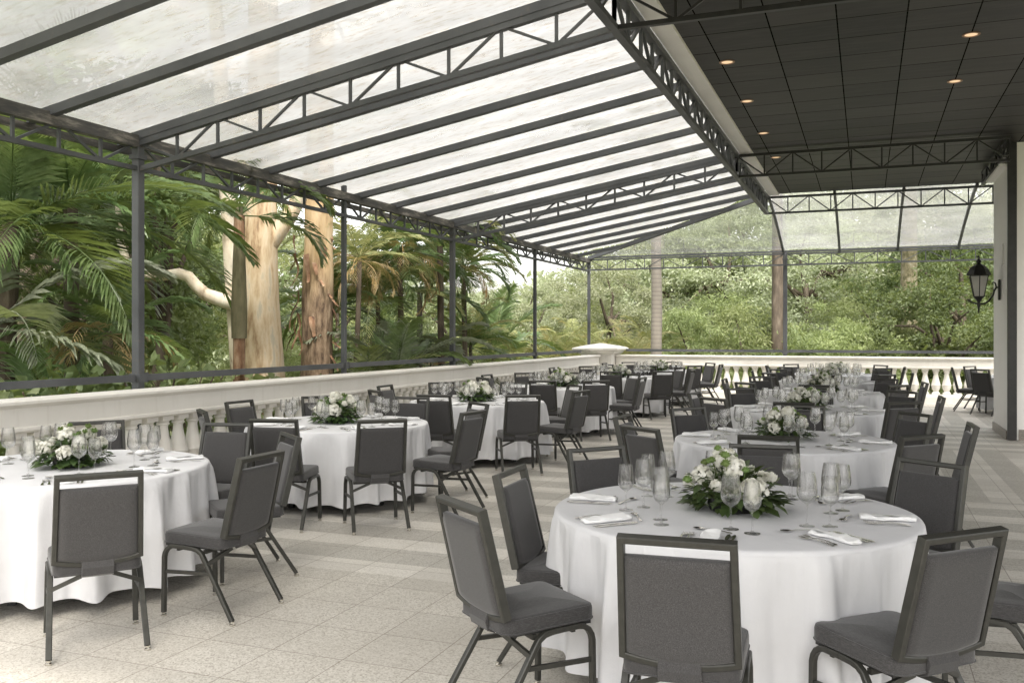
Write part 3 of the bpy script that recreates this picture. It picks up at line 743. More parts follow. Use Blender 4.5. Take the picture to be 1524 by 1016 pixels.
def fork_mesh():
    b = MB(); strip(b, [-.10, -.095, -.04, .01, .035, .05], [.007, .0085, .004, .003, .007, .012], [.001, .002, .007, .009, .005, .003])
    for x in (-.0095, -.0032, .0032, .0095):
        c = MB(); strip(c, [.049, .075, .098], [.0017, .0016, .0008], [.003, .002, .006]); b.add([(p[0]+x, p[1], p[2]) for p in c.v], c.f)
    return b.mesh('fork', 'silverware', True, 50)
def knife_mesh():
    b = MB(); strip(b, [-.115, -.11, -.05, .0, .02, .06, .10, .118], [.006, .0075, .006, .005, .008, .0095, .008, .001], [.001]*8, .004)
    return b.mesh('knife', 'silverware', True, 50)
def spoon_mesh():
    b = MB(); strip(b, [-.09, -.085, -.03, .02, .045], [.006, .0075, .0035, .003, .004], [.001, .002, .007, .008, .004])
    vs = []; fs = []; n = 14
    for k, q in enumerate((1, .75, .4, .02)):
        for i in range(n): a = 2*math.pi*i/n; vs.append((.0185*q*math.cos(a), .070+.028*q*math.sin(a), .008-.007*(1-q*q)))
    for k in range(3):
        for i in range(n): j = (i+1) % n; fs.append((k*n+i, k*n+j, k*n+n+j, k*n+n+i))
    fs.append(tuple(3*n+i for i in range(n)))
    b.add(vs, fs); return b.mesh('spoon', 'silverware', True, 60)
FM, KM, SM = fork_mesh(), knife_mesh(), spoon_mesh()
def napkin_mesh(seed):
    r_ = random.Random(seed); b = MB(); n = 22; m = 14; vs = []; fs = []
    ph = r_.random()*6
    for i in range(n+1):
        y = -.125+.25*i/n
        hw = .036+.006*math.sin(i*.5+ph)
        for k in range(m):
            a = 2*math.pi*k/m; x = hw*math.copysign(abs(math.cos(a))**.7, math.cos(a)); z = .011+.011*math.copysign(abs(math.sin(a))**.8, math.sin(a))
            z += (.003*math.sin(i*.9+k*.7+ph)+.004*math.sin(i*.33+ph))*(1 if math.sin(a) > 0 else 0)
            vs.append((x+.006*math.sin(i*.25+ph), y+(.003*math.sin(k) if i in (0, n) else 0), max(.0005, z)))
    for i in range(n):
        for k in range(m): l = (k+1) % m; fs.append((i*m+k, i*m+l, (i+1)*m+l, (i+1)*m+k))
    fs += [tuple(range(m-1, -1, -1)), tuple(n*m+k for k in range(m))]
    b.add(vs, fs)
    # an overlapping folded flap
    vs = []; fs = []
    for i in range(9):
        for k in range(7): u = k/6; vs.append((-.034+.07*u, -.12+.235*i/8, .0235+.004*math.sin(u*3+ph+i*.4)-.006*u*u))
    for i in range(8):
        for k in range(6): q = i*7+k; fs.append((q, q+1, q+8, q+7))
    b.add(vs, fs)
    return b.mesh('napkin', 'napkin_linen', True, None)
NM = [napkin_mesh(i) for i in range(4)]

# flowers
def leafquad(b, p, d, up, ln, wd, curl=.2):
    d = d.normalized(); sd = d.cross(up)
    if sd.length < .05: sd = d.cross(Vector((1, 0, .1)))
    sd.normalize(); nu = sd.cross(d).normalized()
    m1 = p+d*ln*.35; m2 = p+d*ln*.72-nu*curl*ln*.25; e = p+d*ln-nu*curl*ln*.7
    vs = [p, m1-sd*wd*.5+nu*wd*.12, m1, m1+sd*wd*.5+nu*wd*.12, m2-sd*wd*.36+nu*wd*.08, m2, m2+sd*wd*.36+nu*wd*.08, e]
    b.add(vs, [(0, 2, 1), (0, 3, 2), (1, 2, 5, 4), (2, 3, 6, 5), (4, 5, 7), (5, 6, 7)])
def rdir(r_, zlo=-1, zhi=1):
    z = r_.uniform(zlo, zhi); a = r_.uniform(0, 2*math.pi); q = math.sqrt(max(0, 1-z*z)); return Vector((q*math.cos(a), q*math.sin(a), z))
def blossom_mesh(seed, R0, petals, big):
    r_ = random.Random(seed); b = MB()
    for i in range(petals):
        d = rdir(r_, -.45, 1); p = d*R0*r_.uniform(.55, .9)
        if big:   # clustered florets
            t_ = d.cross(rdir(r_)).normalized(); leafquad(b, p, (t_+d*.35), d, R0*.5, R0*.42, .5)
        else:     # rose like overlapping petals
            t_ = (Vector((0, 0, 1))*.9+d*.8).normalized(); leafquad(b, d*R0*.35*r_.uniform(.4, 1.2)-Vector((0, 0, R0*.3)), t_, -d, R0*1.05, R0*.95, -.35)
    return b.mesh('blossom', 'white_petal', True, None)
def pompon_mesh():
    b = MB(); r_ = random.Random(3)
    b.lathe([(.001, -.014), (.012, -.009), (.017, 0), (.012, .009), (.001, .013)], 10)
    for i in range(70):
        d = rdir(r_, -.3, 1); leafquad(b, d*.012, d, rdir(r_), .012, .006, 0)
    return b.mesh('button_flower', 'button_green', True, None)
BL = [blossom_mesh(1, .062, 130, True), blossom_mesh(2, .052, 110, True), blossom_mesh(3, .036, 34, False), blossom_mesh(4, .042, 40, False)]
PM = pompon_mesh()
def bouquet(seed):
    r_ = random.Random(seed); r = thing('flower_centrepiece', '', 'flowers')
    b = MB()
    for i in range(330):
        d = rdir(r_, .02, 1); q = r_.uniform(.55, 1)
        p = Vector((d.x*.20*q, d.y*.20*q, .02+d.z*.165*q))
        dd = (Vector((d.x, d.y, d.z*.4))+rdir(r_)*.6); leafquad(b, p, dd, Vector((0, 0, 1)), r_.uniform(.045, .085), r_.uniform(.028, .052), r_.uniform(0, .6))
    for i in range(9):
        a = r_.uniform(0, 6.28); d = Vector((math.cos(a), math.sin(a), r_.uniform(-.05, .25)))
        leafquad(b, Vector((d.x*.12, d.y*.12, .03)), d, Vector((0, 0, 1)), .14, .085, .15)
    b.v = [(x, y, max(z, .004)) for x, y, z in b.v]
    b.build('foliage', 'bouquet_leaf', r, True, None)
    b = MB(); b.lathe([(.001, 0), (.10, 0), (.11, .03), (.10, .06), (.001, .07)], 16); b.build('vase', 'black_plastic', r)
    a0 = r_.random()*6
    for i in range(11):
        a = a0+i*2.4; q = .05+.145*math.sqrt(i/10); z = .20-.11*(q/.19)**2+r_.uniform(-.01, .025)
        o = link('blossom', BL[[0, 1, 2, 3][r_.randrange(4)] if i else 0], r, (q*math.cos(a), q*math.sin(a), z))
        o.rotation_euler = (r_.uniform(-.4, .4)-.5*math.sin(a), .5*math.cos(a), r_.random()*6)
    for i in range(11):
        a = r_.random()*6.28; q = r_.uniform(.05, .2); z = .24-.14*(q/.2)**2+r_.uniform(.0, .045)
        o = link('button_flower', PM, r, (q*math.cos(a), q*math.sin(a), z)); o.scale = (r_.uniform(.55, 1.05),)*3
        st = MB(); st.tube([(0, 0, 0), (-q*.5*math.cos(a), -q*.5*math.sin(a), -z*.6)], .0018, 5)
        st.build('stem', 'button_green', o)
    return r
BQ = [bouquet(11), bouquet(12), bouquet(13)]; bq_used = [False]*3

# ------------------------------------------------------------------ tables
TR = .895; TZ = .765
def cloth_mesh(seed):
    r_ = random.Random(seed); b = MB(); n = 300; vs = []; fs = []
    folds = []; a = 0
    while a < 2*math.pi-.12:
        w = r_.uniform(.19, .46); folds.append((a+w/2, w*.23, r_.uniform(.4, 1.0))); a += w
    def amp(th):
        s = 0
        for c, w, h in folds:
            d = (th-c+math.pi) % (2*math.pi)-math.pi; s += h*math.exp(-(d/w)**2)
        return s
    A = [amp(2*math.pi*i/n) for i in range(n)]; mu = sum(A)/n
    rings = [(0, 0), (.3, 0), (.6, 0), (.85, 0), (TR-.012, 0), (TR, -.0035), (TR+.006, -.012)]
    for q, z in rings[1:]:
        for i in range(n): th = 2*math.pi*i/n; vs.append((q*math.cos(th), q*math.sin(th), TZ+z+(.0015*math.sin(th*5+q*9+seed))*(q < .9)))
    K = 16; drop = .665
    for k in range(1, K+1):
        s = k/K
        for i in range(n):
            th = 2*math.pi*i/n; q = TR+.006+.022*s**.8+(A[i]-mu)*(.060*s**.3+.085*s**.85)+.006*math.sin(th*31+seed*3+s*2)*s
            tw = .05*s*s*math.sin(th*7+seed)
            vs.append((q*math.cos(th+tw*.3), q*math.sin(th+tw*.3), TZ-.012-drop*s+(-.015*(A[i]-mu)+.012-.007*math.sin(th*3+seed))*s))
    m = len(vs)//n; c = len(vs); vs.append((0, 0, TZ))
    for k in range(m-1):
        for i in range(n): j = (i+1) % n; fs.append((k*n+i, (k+1)*n+i, (k+1)*n+j, k*n+j))
    for i in range(n): fs.append((c, i, (i+1) % n))
    b.add(vs, fs); return b.mesh('tablecloth', 'table_linen', True, None)
CM = [cloth_mesh(s) for s in (1, 2, 3, 5)]
def table_proto():
    r = thing('round_table', '', 'table', (0, 0, 0), 0, 'round banquet tables')
    b = MB(); b.lathe([(.001, TZ-.03), (TR-.012, TZ-.03), (TR-.012, TZ-.005), (.001, TZ-.005)], 48); b.build('tabletop', 'black_plastic', r)
    for k in range(4):
        a = R(45+90*k+20); b = MB(); b.bar((.60*math.cos(a), .60*math.sin(a), 0), (.55*math.cos(a), .55*math.sin(a), TZ-.03), .045, .045, (0, 1, 0)); b.build('leg', 'black_steel', r, False)
    return r
TP = table_proto(); tb_used = False
r2 = random.Random(21)
TABLES = [  # x, y, short name, detailed, cloth rot
    (-.64, 4.72, 'right foreground table', 2), (-.66, 8.02, 'second table of the right row', 2), (-.65, 11.35, 'third table of the right row', 2),
    (-.65, 14.75, 'fourth table of the right row', 1), (-.68, 18.2, 'fifth table of the right row', 1), (-.65, 21.5, 'sixth table of the right row', 1),
    (-4.86, 4.66, 'left foreground table', 2), (-4.87, 7.92, 'second table along the balustrade', 2), (-4.85, 11.15, 'third table along the balustrade', 2),
    (-4.85, 14.75, 'fourth table along the balustrade', 1), (-4.75, 18.4, 'fifth table along the balustrade', 1), (-4.65, 21.7, 'table by the corner pier', 1),
    (3.15, 21.6, 'far right table beyond the wall', 0)]
OVR = {  # (table, angle): (radius of seat centre, facing twist deg, sideways shift)
    (0, 270): (1.24, 4, .0), (0, 225): (1.22, 6, .14), (0, 180): (.79, 1, .26), (0, 135): (.92, 4, .08), (0, 315): (1.13, 0, -.08), (0, 0): (1.17, 0, -.05), (0, 45): (1.0, 8, -.12), (0, 90): (1.0, 6, -.05),
    (1, 270): (1.14, 4, 0), (1, 225): (1.2, 9, .12), (1, 180): (1.02, -4, .25), (1, 135): (.92, 5, .08), (1, 90): (1.15, 1, -.08), (1, 45): (1.12, -8, -.04), (1, 315): (1.13, 1, 0), (1, 0): (1.13, 2, 0),
    (2, 315): (1.08, -8, .1), (2, 0): (1.14, 2, .12), (2, 45): (1.15, 8, -.1), (2, 135): (.95, -3, 0), (2, 225): (1.12, 6, .07), (2, 180): (1.0, -8, .2),
    (6, 315): (1.31, 5, .05), (6, 0): (1.2, 0, -.18), (6, 45): (.98, 6, -.22), (6, 90): (.98, 10, -.15),
    (7, 270): (1.26, 15, .17), (7, 315): (1.36, -4, -.08), (7, 0): (1.18, -8, -.2), (7, 225): (1.08, 4, .08), (7, 45): (1.0, 5, -.3), (7, 90): (.95, 5, -.1),
    (8, 270): (1.24, 8, .08), (8, 315): (1.34, -13, 0), (8, 0): (1.2, -13, -.1), (9, 270): (1.26, 12, .15), (9, 315): (1.32, -12, -.15), (10, 270): (1.24, 10, .15), (10, 315): (1.25, -14, .1)}

for ti, (cx_, ty, tn, det) in enumerate(TABLES):
    tx = cx_+{6: -.18, 7: -.10}.get(ti, 0)
    if not tb_used: o = TP; tb_used = True
    else: o = dup(TP)
    o.location = (tx, ty, 0); o.rotation_euler = (0, 0, r2.random()); o['label'] = 'round folding table under white cloth, the '+tn; 
    c = link('tablecloth', CM[ti % 4]); c.location = (tx, ty, 0); c.rotation_euler = (0, 0, r2.random()*6)
    tag(c, 'white floor-length linen cloth draped over the '+tn, 'tablecloth', 'white round tablecloths')
    k = ti % 3
    if not bq_used[k]: q = BQ[k]; bq_used[k] = True
    else: q = dup(BQ[k], skip=('stem',) if det < 2 else ())
    q.location = (tx+r2.uniform(-.03, .03), ty+r2.uniform(-.03, .03), TZ+.001); q.rotation_euler = (0, 0, r2.random()*6); q.scale = (r2.uniform(1.05, 1.2),)*3
    tag(q, 'low white and green flower centrepiece on the '+tn, 'flowers', 'flower centrepieces')
    for ang in sorted(DIR):
        rad, tw, sh = OVR.get((ti, ang), (1.10+r2.uniform(-.07, .09), r2.uniform(-6, 6), r2.uniform(-.05, .05)))
        a = R(ang); dx, dy = math.cos(a), math.sin(a)
        x = cx_+dx*rad-dy*sh; y = ty+dy*rad+dx*sh
        if ti == 12 and ang in (0, 45, 90, 315): continue
        place_chair(x, y, a+math.pi/2+R(tw), 'grey padded chair at the %s of the %s' % (DIR[ang], tn), det < 2)
        pos = '%s place, %s' % (DIR[ang], tn)
        def put(name, me, lx, ly, rz, label, cat, grp, z=TZ+.002):
            # local frame: ly towards the table centre measured from the seat edge, lx to the sitter's right
            rr = TR-ly
            px = tx+dx*rr-dy*lx*1.0; py = ty+dy*rr+dx*lx*1.0
            o = link(name, me); o.location = (px, py, z); o.rotation_euler = (0, 0, a+math.pi/2+rz); tag(o, label, cat, grp)
            return o
        j = lambda s: r2.uniform(-s, s)
        o = put('napkin', NM[r2.randrange(4)], j(.01), .17+j(.01), j(.12), 'folded white napkin, '+pos, 'napkin', 'folded white napkins')
        gx = .13+j(.03); gy = .44+j(.03)
        o = put('wine_glass', GM[0], gx-.04, gy, 0, 'large wine glass, '+pos, 'wine glass', 'large wine glasses', TZ+.001)
        o = put('wine_glass', GM[1], gx+.055+j(.01), gy-.065+j(.015), 0, 'small wine glass, '+pos, 'wine glass', 'small wine glasses', TZ+.001)
        if det == 0: continue
        put('fork', FM, -.085, .17, j(.06), ('inner' if det == 2 else 'dinner')+' silver fork, '+pos, 'fork', 'silver forks')
        put('knife', KM, .075, .17, j(.05), ('inner' if det == 2 else 'dinner')+' silver knife, '+pos, 'knife', 'silver knives')
        if det == 2:
            put('fork', FM, -.115, .16, j(.08), 'outer silver fork, '+pos, 'fork', 'silver forks')
            put('knife', KM, .10, .165, j(.06), 'outer silver knife, '+pos, 'knife', 'silver knives')
        put('spoon', SM, -.02+j(.02), .345, R(80)+j(.25), 'silver dessert spoon, '+pos, 'spoon', 'silver spoons')

# ------------------------------------------------------------------ vegetation
S_, C_ = math.sin(R(21.3)), math.cos(R(21.3))
def spot(a, t): return (t*(-S_+a*C_), t*(C_+a*S_))          # bearing (tangent) and depth of a plant seen from the terrace
GZ = -1.8
def leaves_np(pts, dirs, size, asp, r_, fold=.25):
    """rhombic leaves bent at the middle: 4 verts, 2 tris each -> arrays"""
    n = len(pts)
    d = dirs/np.linalg.norm(dirs, axis=1, keepdims=True)
    rv = r_.normal(size=(n, 3)); sd = np.cross(d, rv); sd /= np.linalg.norm(sd, axis=1, keepdims=True)+1e-9
    nu = np.cross(sd, d)
    ln = size*r_.uniform(.6, 1.35, (n, 1)); wd = ln*asp
    a = pts; m = pts+d*ln*.5; e = pts+d*ln-nu*ln*.15
    l = m-sd*wd*.5+nu*wd*fold; q = m+sd*wd*.5+nu*wd*fold
    V = np.stack([a, l, e, q], 1).reshape(-1, 3)
    k = np.arange(n)*4
    F = np.concatenate([np.stack([k, k+1, k+2], 1), np.stack([k, k+2, k+3], 1)])
    return V, F
def np_mesh(name, V, F, mat):
    me = bpy.data.meshes.new(name)
    me.vertices.add(len(V)); me.vertices.foreach_set('co', V.astype(np.float32).ravel())
    me.loops.add(len(F)*3); me.loops.foreach_set('vertex_index', F.astype(np.int32).ravel())
    me.polygons.add(len(F)); me.polygons.foreach_set('loop_start', np.arange(0, len(F)*3, 3, dtype=np.int32))
    me.materials.append(M[mat]); me.update(calc_edges=True); return me
def clumps(n, rx, ry, rz, r_, shell=.55, flat=.6):
    d = r_.normal(size=(n, 3)); d /= np.linalg.norm(d, axis=1, keepdims=True)
    q = r_.uniform(shell, 1, (n, 1))**.7
    lump = 1+.22*np.sin(d[:, :1]*5+1.3)*np.cos(d[:, 1:2]*4+.4)+.12*r_.normal(size=(n, 1))
    c = d*q*lump*np.array([[rx, ry, rz]]); return c
def crown_mesh(name, mat, rx, ry, rz, nclump, per, leaf, seed, asp=.45, csz=.45, droop=.2):
    r_ = np.random.default_rng(seed); c = clumps(nclump, rx, ry, rz, r_)
    sz = csz*r_.uniform(.6, 1.5, (nclump, 1))
    o = r_.normal(size=(nclump*per, 3)); o /= np.linalg.norm(o, axis=1, keepdims=True); o *= r_.uniform(.25, 1, (nclump*per, 1))
    o[:, 2] *= .55
    pts = np.repeat(c, per, 0)+o*np.repeat(sz, per, 0)
    dirs = o*1.0+r_.normal(size=o.shape)*.6; dirs[:, 2] -= droop
    V, F = leaves_np(pts, dirs, leaf, asp, r_); return np_mesh(name, V, F, mat), c
def trunk_mesh(h, r0, r1, c, crown_z, seed, mat='brown_bark', limbs=9, lean=.15):
    r_ = random.Random(seed); b = MB(); n = 7
    top = Vector((r_.uniform(-lean, lean)*h*.3, r_.uniform(-lean, lean)*h*.3, h))
    P = [Vector((0, 0, 0)).lerp(top, i/n)+Vector((math.sin(i*1.3+seed)*.05*h*.3, math.cos(i*1.1+seed)*.05*h*.3, 0))*(0 < i < n) for i in range(n+1)]
    b.tube(P, [r0*(1.35 if i == 0 else 1)*(1-i/n)+r1*i/n for i in range(n+1)], 10)
    idx = list(range(len(c))); r_.shuffle(idx)
    for k in idx[:limbs]:
        e = Vector(c[k])+Vector((0, 0, crown_z)); f0 = r_.uniform(.45, .95); s = Vector((0, 0, 0)).lerp(top, f0)
        if e.z < s.z*.7: continue
        m = s.lerp(e, .5)+Vector((r_.uniform(-.2, .2), r_.uniform(-.2, .2), .15*(e-s).length))
        b.tube([s, s.lerp(m, .5), m, m.lerp(e, .6), e], [r0*.42, r0*.36, r0*.28, r0*.18, r0*.06], 6)
    return b.mesh('trunk', mat, True, None)
def tree_proto(mat, rx, rz, h, nclump, per, leaf, seed, asp=.45, csz=.5, r0=.18, droop=.2):
    cm, c = crown_mesh('crown', mat, rx, rx, rz, nclump, per, leaf, seed, asp, csz, droop)
    tm = trunk_mesh(h, r0, r0*.45, c, h, seed); return cm, tm, h
def put_tree(pr, x, y, sc_, rz, label, name='broadleaf_tree', cat='tree', group='trees beyond the terrace', z=GZ, sz=None):
    cm, tm, h = pr
    r = thing(name, label, cat, (x, y, z), rz, group); r.scale = (sc_, sc_, sz or sc_)
    o = link('crown', cm, r, (0, 0, h)); link('trunk', tm, r); return r
PR = {
 'mid': tree_proto('leaf_mid', 2.7, 2.2, 4.0, 110, 150, .125, 1),
 'light': tree_proto('leaf_light', 2.4, 2.0, 3.6, 105, 150, .115, 2, .4),
 'pale': tree_proto('leaf_hazed', 2.8, 2.3, 4.2, 115, 160, .115, 3, .5),
 'dark': tree_proto('leaf_dark', 2.6, 2.4, 4.2, 95, 130, .14, 4, .5),
 'high': tree_proto('leaf_dark', 1.9, 1.35, 6.7, 60, 90, .17, 14, .5, .45, .14),
 'feather': tree_proto('leaf_light', 1.25, 1.9, 2.9, 80, 90, .15, 5, .28, .42, .09, .5),
}
def at(px, t): return spot((px-762)/1352, t)
# the woodland mass far behind, nobody could count it
r_ = np.random.default_rng(5); pts = []; 
N = 46000
a = r_.uniform(-.75, .70, N); px = 762+1352*a
hprof = np.interp(px, [-300, 200, 330, 420, 520, 600, 700, 780, 880, 960, 1040, 1160, 1300, 1500, 1700], [330, 310, 350, 430, 445, 440, 452, 440, 415, 375, 310, 260, 250, 240, 240])
hprof += 16*np.sin(px*.045)+9*np.sin(px*.13+1)
t_ = 62+7*np.sin(a*23)+r_.uniform(-3, 3, N)
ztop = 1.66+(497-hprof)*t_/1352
z = GZ+(ztop-GZ)*(r_.uniform(0, 1, N)**.75)
cw = np.sin(a*140+z*1.1)*np.sin(z*1.7+a*60); keep = r_.uniform(0, 1, N) < (.55+.45*cw)
P = np.stack([t_*(-S_+a*C_), t_*(C_+a*S_), z], 1)[keep]; P += r_.normal(size=P.shape)*.3
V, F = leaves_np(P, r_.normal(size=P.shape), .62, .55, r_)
o = link('distant_woodland', np_mesh('distant_woodland', V, F, 'leaf_hazed')); tag(o, 'hazy mass of distant trees closing the view all round the garden', 'woodland', None, 'stuff')

far = [ # px, depth, kind, scale, label
 (235, 28, 'mid', 1.35, 'leafy green tree seen behind the thick post at left'), (300, 34, 'light', 1.5, 'sunlit yellow green tree behind the bare gum limb'),
 (150, 22, 'dark', 1.3, 'dark tree behind the big palms at the left edge'), (30, 21, 'dark', 1.35, 'dark tree at the far left picture edge behind the palm fronds'),
 (425, 30, 'light', .85, 'bright green tree between the two gum trunks'), (560, 36, 'light', .9, 'green tree behind the palm thicket, left of centre'),
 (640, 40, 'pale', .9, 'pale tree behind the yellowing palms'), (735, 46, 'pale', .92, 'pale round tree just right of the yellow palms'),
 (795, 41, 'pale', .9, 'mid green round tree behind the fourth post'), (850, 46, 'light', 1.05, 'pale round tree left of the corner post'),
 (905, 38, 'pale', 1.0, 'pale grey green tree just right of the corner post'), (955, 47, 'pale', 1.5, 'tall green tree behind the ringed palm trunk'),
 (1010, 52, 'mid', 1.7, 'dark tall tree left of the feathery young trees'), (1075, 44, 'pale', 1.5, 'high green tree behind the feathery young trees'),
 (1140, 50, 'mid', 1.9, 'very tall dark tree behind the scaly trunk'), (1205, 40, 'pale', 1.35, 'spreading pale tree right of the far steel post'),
 (1260, 46, 'pale', 1.7, 'wide green tree with visible limbs right of centre'), (1310, 36, 'light', 1.05, 'light green bushy tree left of the mossy trunk'),
 (1370, 44, 'pale', 1.7, 'tall green tree behind the mossy trunk'), (1430, 34, 'dark', 1.2, 'dark tree behind the wall lantern'),
 (1480, 42, 'mid', 1.7, 'tall green tree cut by the white wall'), (1235, 29, 'light', .72, 'small light green tree above the hedge'),
 (380, 42, 'pale', 1.5, 'pale tree far behind the large gum trunk'), (500, 27, 'dark', .85, 'dark tree behind the peeling gum'), (1400, 27, 'dark', .8, 'dark low tree left of the lantern'),
 (690, 30, 'mid', .78, 'small green tree right of the palm thicket')]
for i, (px, t0, k, s0, lb) in enumerate(far):
    x, y = at(px, t0); put_tree(PR[k], x, y, s0, i*1.7, lb)
for i, (px, t0, s0, lb) in enumerate([(1028, 29, .95, 'feathery young tree right of the ringed palm trunk'), (1062, 31, 1.08, 'tallest feathery young tree in front of the far balustrade gap'), (1105, 28.5, .98, 'feathery young tree next to the scaly trunk'), (1010, 33, .9, 'feathery young tree farther back beside the palm trunk')]):
    x, y = at(px, t0); put_tree(PR['feather'], x, y, s0, i*2.1, lb, 'young_tree', 'tree', 'feathery young trees')
# hedge shrubs
shm, shc = crown_mesh('foliage', 'leaf_light', 1.5, 1.3, 1.25, 80, 110, .105, 8, .42, .38, -.4)
shm2, shc2 = crown_mesh('foliage', 'leaf_mid', 1.4, 1.3, 1.3, 70, 75, .15, 9, .5, .38, -.3)
st = MB()
for k in range(9):
    a = k*.7; st.tube([(0, 0, -1.4), (.3*math.cos(a), .3*math.sin(a), -.5), (.8*math.cos(a), .8*math.sin(a), .5)], [.03, .022, .01], 5)
stm = st.mesh('stem', 'brown_bark')
def shrub(x, y, s0, label, me, z=-.4, group='garden shrubs', rz=0, sz=None):
    r = thing('garden_shrub', label, 'shrub', (x, y, z), rz, group); r.scale = (s0, s0, sz or s0); link('foliage', me, r); link('stem', stm, r); return r
hd = [(1195, 27, .9, .3), (1240, 28, 1.0, .5), (1290, 27.5, 1.05, .55), (1340, 28.2, 1.05, .6), (1385, 27.2, 1.0, .55), (1430, 28, 1.05, .6), (1475, 27.2, 1.0, .6), (1150, 28, .85, .0), (1105, 27.5, .8, -.3), (1060, 27.5, .8, -.5), (1010, 27.5, .8, -.6)]
hn = ['just right of the far steel post', 'second right of the far post', 'left of the mossy trunk', 'below the mossy trunk', 'between mossy trunk and lantern', 'below the wall lantern', 'at the edge of the white wall', 'below the scaly trunk', 'below the right feathery tree', 'below the tallest feathery tree', 'right of the ringed palm trunk']
for i, ((px, t0, s0, zz), w) in enumerate(zip(hd, hn)):
    x, y = at(px, t0); shrub(x, y, s0, 'light green garden shrub behind the far balustrade, '+w, shm if i % 4 else shm2, zz, 'shrubs behind the far balustrade', i*1.1)
# large-leaved plants by the left balustrade and greenery seen between the balusters
r_ = np.random.default_rng(31)
def broad_mesh(seed, n=420, leaf=.2, mat='leaf_mid'):
    r_ = np.random.default_rng(seed); d = r_.normal(size=(n, 3)); d /= np.linalg.norm(d, axis=1, keepdims=True)
    P = d*r_.uniform(.5, 1, (n, 1))*np.array([[.9, .9, .75]]); dd = d*.8+r_.normal(size=d.shape)*.4; dd[:, 2] -= .35
    V, F = leaves_np(P, dd, leaf, .75, r_, .12); return np_mesh('foliage', V, F, mat)
bm1, bm2, bm3 = broad_mesh(1, mat='leaf_light'), broad_mesh(2, 480, .16, 'leaf_mid'), broad_mesh(3, 520, .17, 'leaf_dark')
ll = [(-8.15, 3.6), (-8.3, 5.0), (-8.1, 6.5), (-8.3, 7.8), (-8.2, 8.9), (-8.3, 9.9), (-8.2, 10.9), (-8.2, 12.0), (-8.3, 13.3), (-8.2, 14.6), (-8.3, 15.9), (-8.2, 17.2), (-8.3, 18.5), (-8.2, 19.8), (-8.3, 21.0), (-8.2, 22.3), (-8.3, 23.6)]
lw_ = ['leftmost in the picture', 'second from the left edge', 'third, left of the thick post', 'directly behind the thick post', 'fifth, right of the thick post', 'sixth, left of the green palm shaft', 'seventh, at the foot of the great gum', 'eighth, between the gum trunks', 'ninth, behind the second post', 'tenth, under the palm thicket', 'eleventh, under the yellow palms', 'twelfth, right of the third post', 'thirteenth along the row', 'fourteenth, before the fourth post', 'fifteenth along the row', 'sixteenth, near the corner', 'last, beside the corner pier']
for i, ((x, y), w) in enumerate(zip(ll, lw_)):
    shrub(x, y, 1.0, 'broad-leaved plant outside the left balustrade, '+w, (bm1, bm2, bm3, bm2)[(i*3+1) % 4], [.25, .3, .45, .55, .65, .5, .3, .2, .15, .2, .2, .1, .1, .1, 0, 0, 0][i], 'broad-leaved plants along the left balustrade', i*.9)
    bpy.context.scene.collection.objects[-1]
for i in range(11):
    x = -6+i*1.35
    shrub(x, 26.1+.3*math.sin(i*2.0), .82, 'low shrub right behind the far balusters, %s from the corner pier' % ordw[i], (bm2, shm2, bm1)[i % 3], -.2 if i % 3 == 1 else .0, 'low shrubs seen between the far balusters', i)

# palms
def frond(b, base, az, elev, length, nl, ll_, r_, droop=1.0, wid=.035, hang=.5, twist=0, rachis=.012):
    """arching rachis with two rows of leaflets"""
    P = []; p = Vector(base); n = 12
    for i in range(n+1):
        P.append(p.copy()); s = i/n; el = elev-droop*1.5*s*s-.15*s
        p += Vector((math.cos(az)*math.cos(el), math.sin(az)*math.cos(el), math.sin(el)))*(length/n)
    b.tube(P, [rachis*(1-.8*i/n) for i in range(n+1)], 5)
    for k in range(nl):
        s = .16+.84*k/(nl-1); f_ = s*n; i0 = min(int(f_), n-1); q = P[i0].lerp(P[i0+1], f_-i0); tg = (P[i0+1]-P[i0]).normalized()
        sd = tg.cross(Vector((0, 0, 1))); 
        if sd.length < .1: sd = Vector((-math.sin(az), math.cos(az), 0))
        sd.normalize(); nu = sd.cross(tg)
        L = ll_*(math.sin(math.pi*min(1, .12+.88*(s**.75)))**.6*.85+.15)*r_.uniform(.85, 1.1)
        for sg in (-1, 1):
            d = (sd*sg*(1-.35*s)+tg*(.45+.7*s)+nu*r_.uniform(.05, .35)).normalized()
            w = wid*r_.uniform(.8, 1.15); pts = [q.copy()]; dd = d.copy(); c = q.copy()
            for m in range(3):
                c = c+dd*(L/3); pts.append(c.copy()); dd = (dd+Vector((0, 0, -1))*hang*(.35+.5*m)*r_.uniform(.6, 1.4)).normalized()
            wv = dd.cross(tg); wv = (tg*.8+nu*.5).normalized()
            vs = [pts[0], pts[1]-wv*w*.5, pts[1]+wv*w*.5, pts[2]-wv*w*.4, pts[2]+wv*w*.4, pts[3]]
            b.add(vs, [(0, 1, 2), (1, 3, 4, 2), (3, 5, 4)])
def palm_crown(mat, seed, n, length, nl, ll_, droop, el0=1.2, el1=-.1, wid=.035, hang=.5):
    r_ = random.Random(seed); b = MB()
    for k in range(n):
        u = k/max(1, n-1); frond(b, (0, 0, 0), k*2.399+r_.uniform(-.2, .2), el0+(el1-el0)*u+r_.uniform(-.12, .12), length*r_.uniform(.85, 1.1), nl, ll_, r_, droop*r_.uniform(.8, 1.2), wid, hang)
    return b.mesh('frond_crown', mat, False)
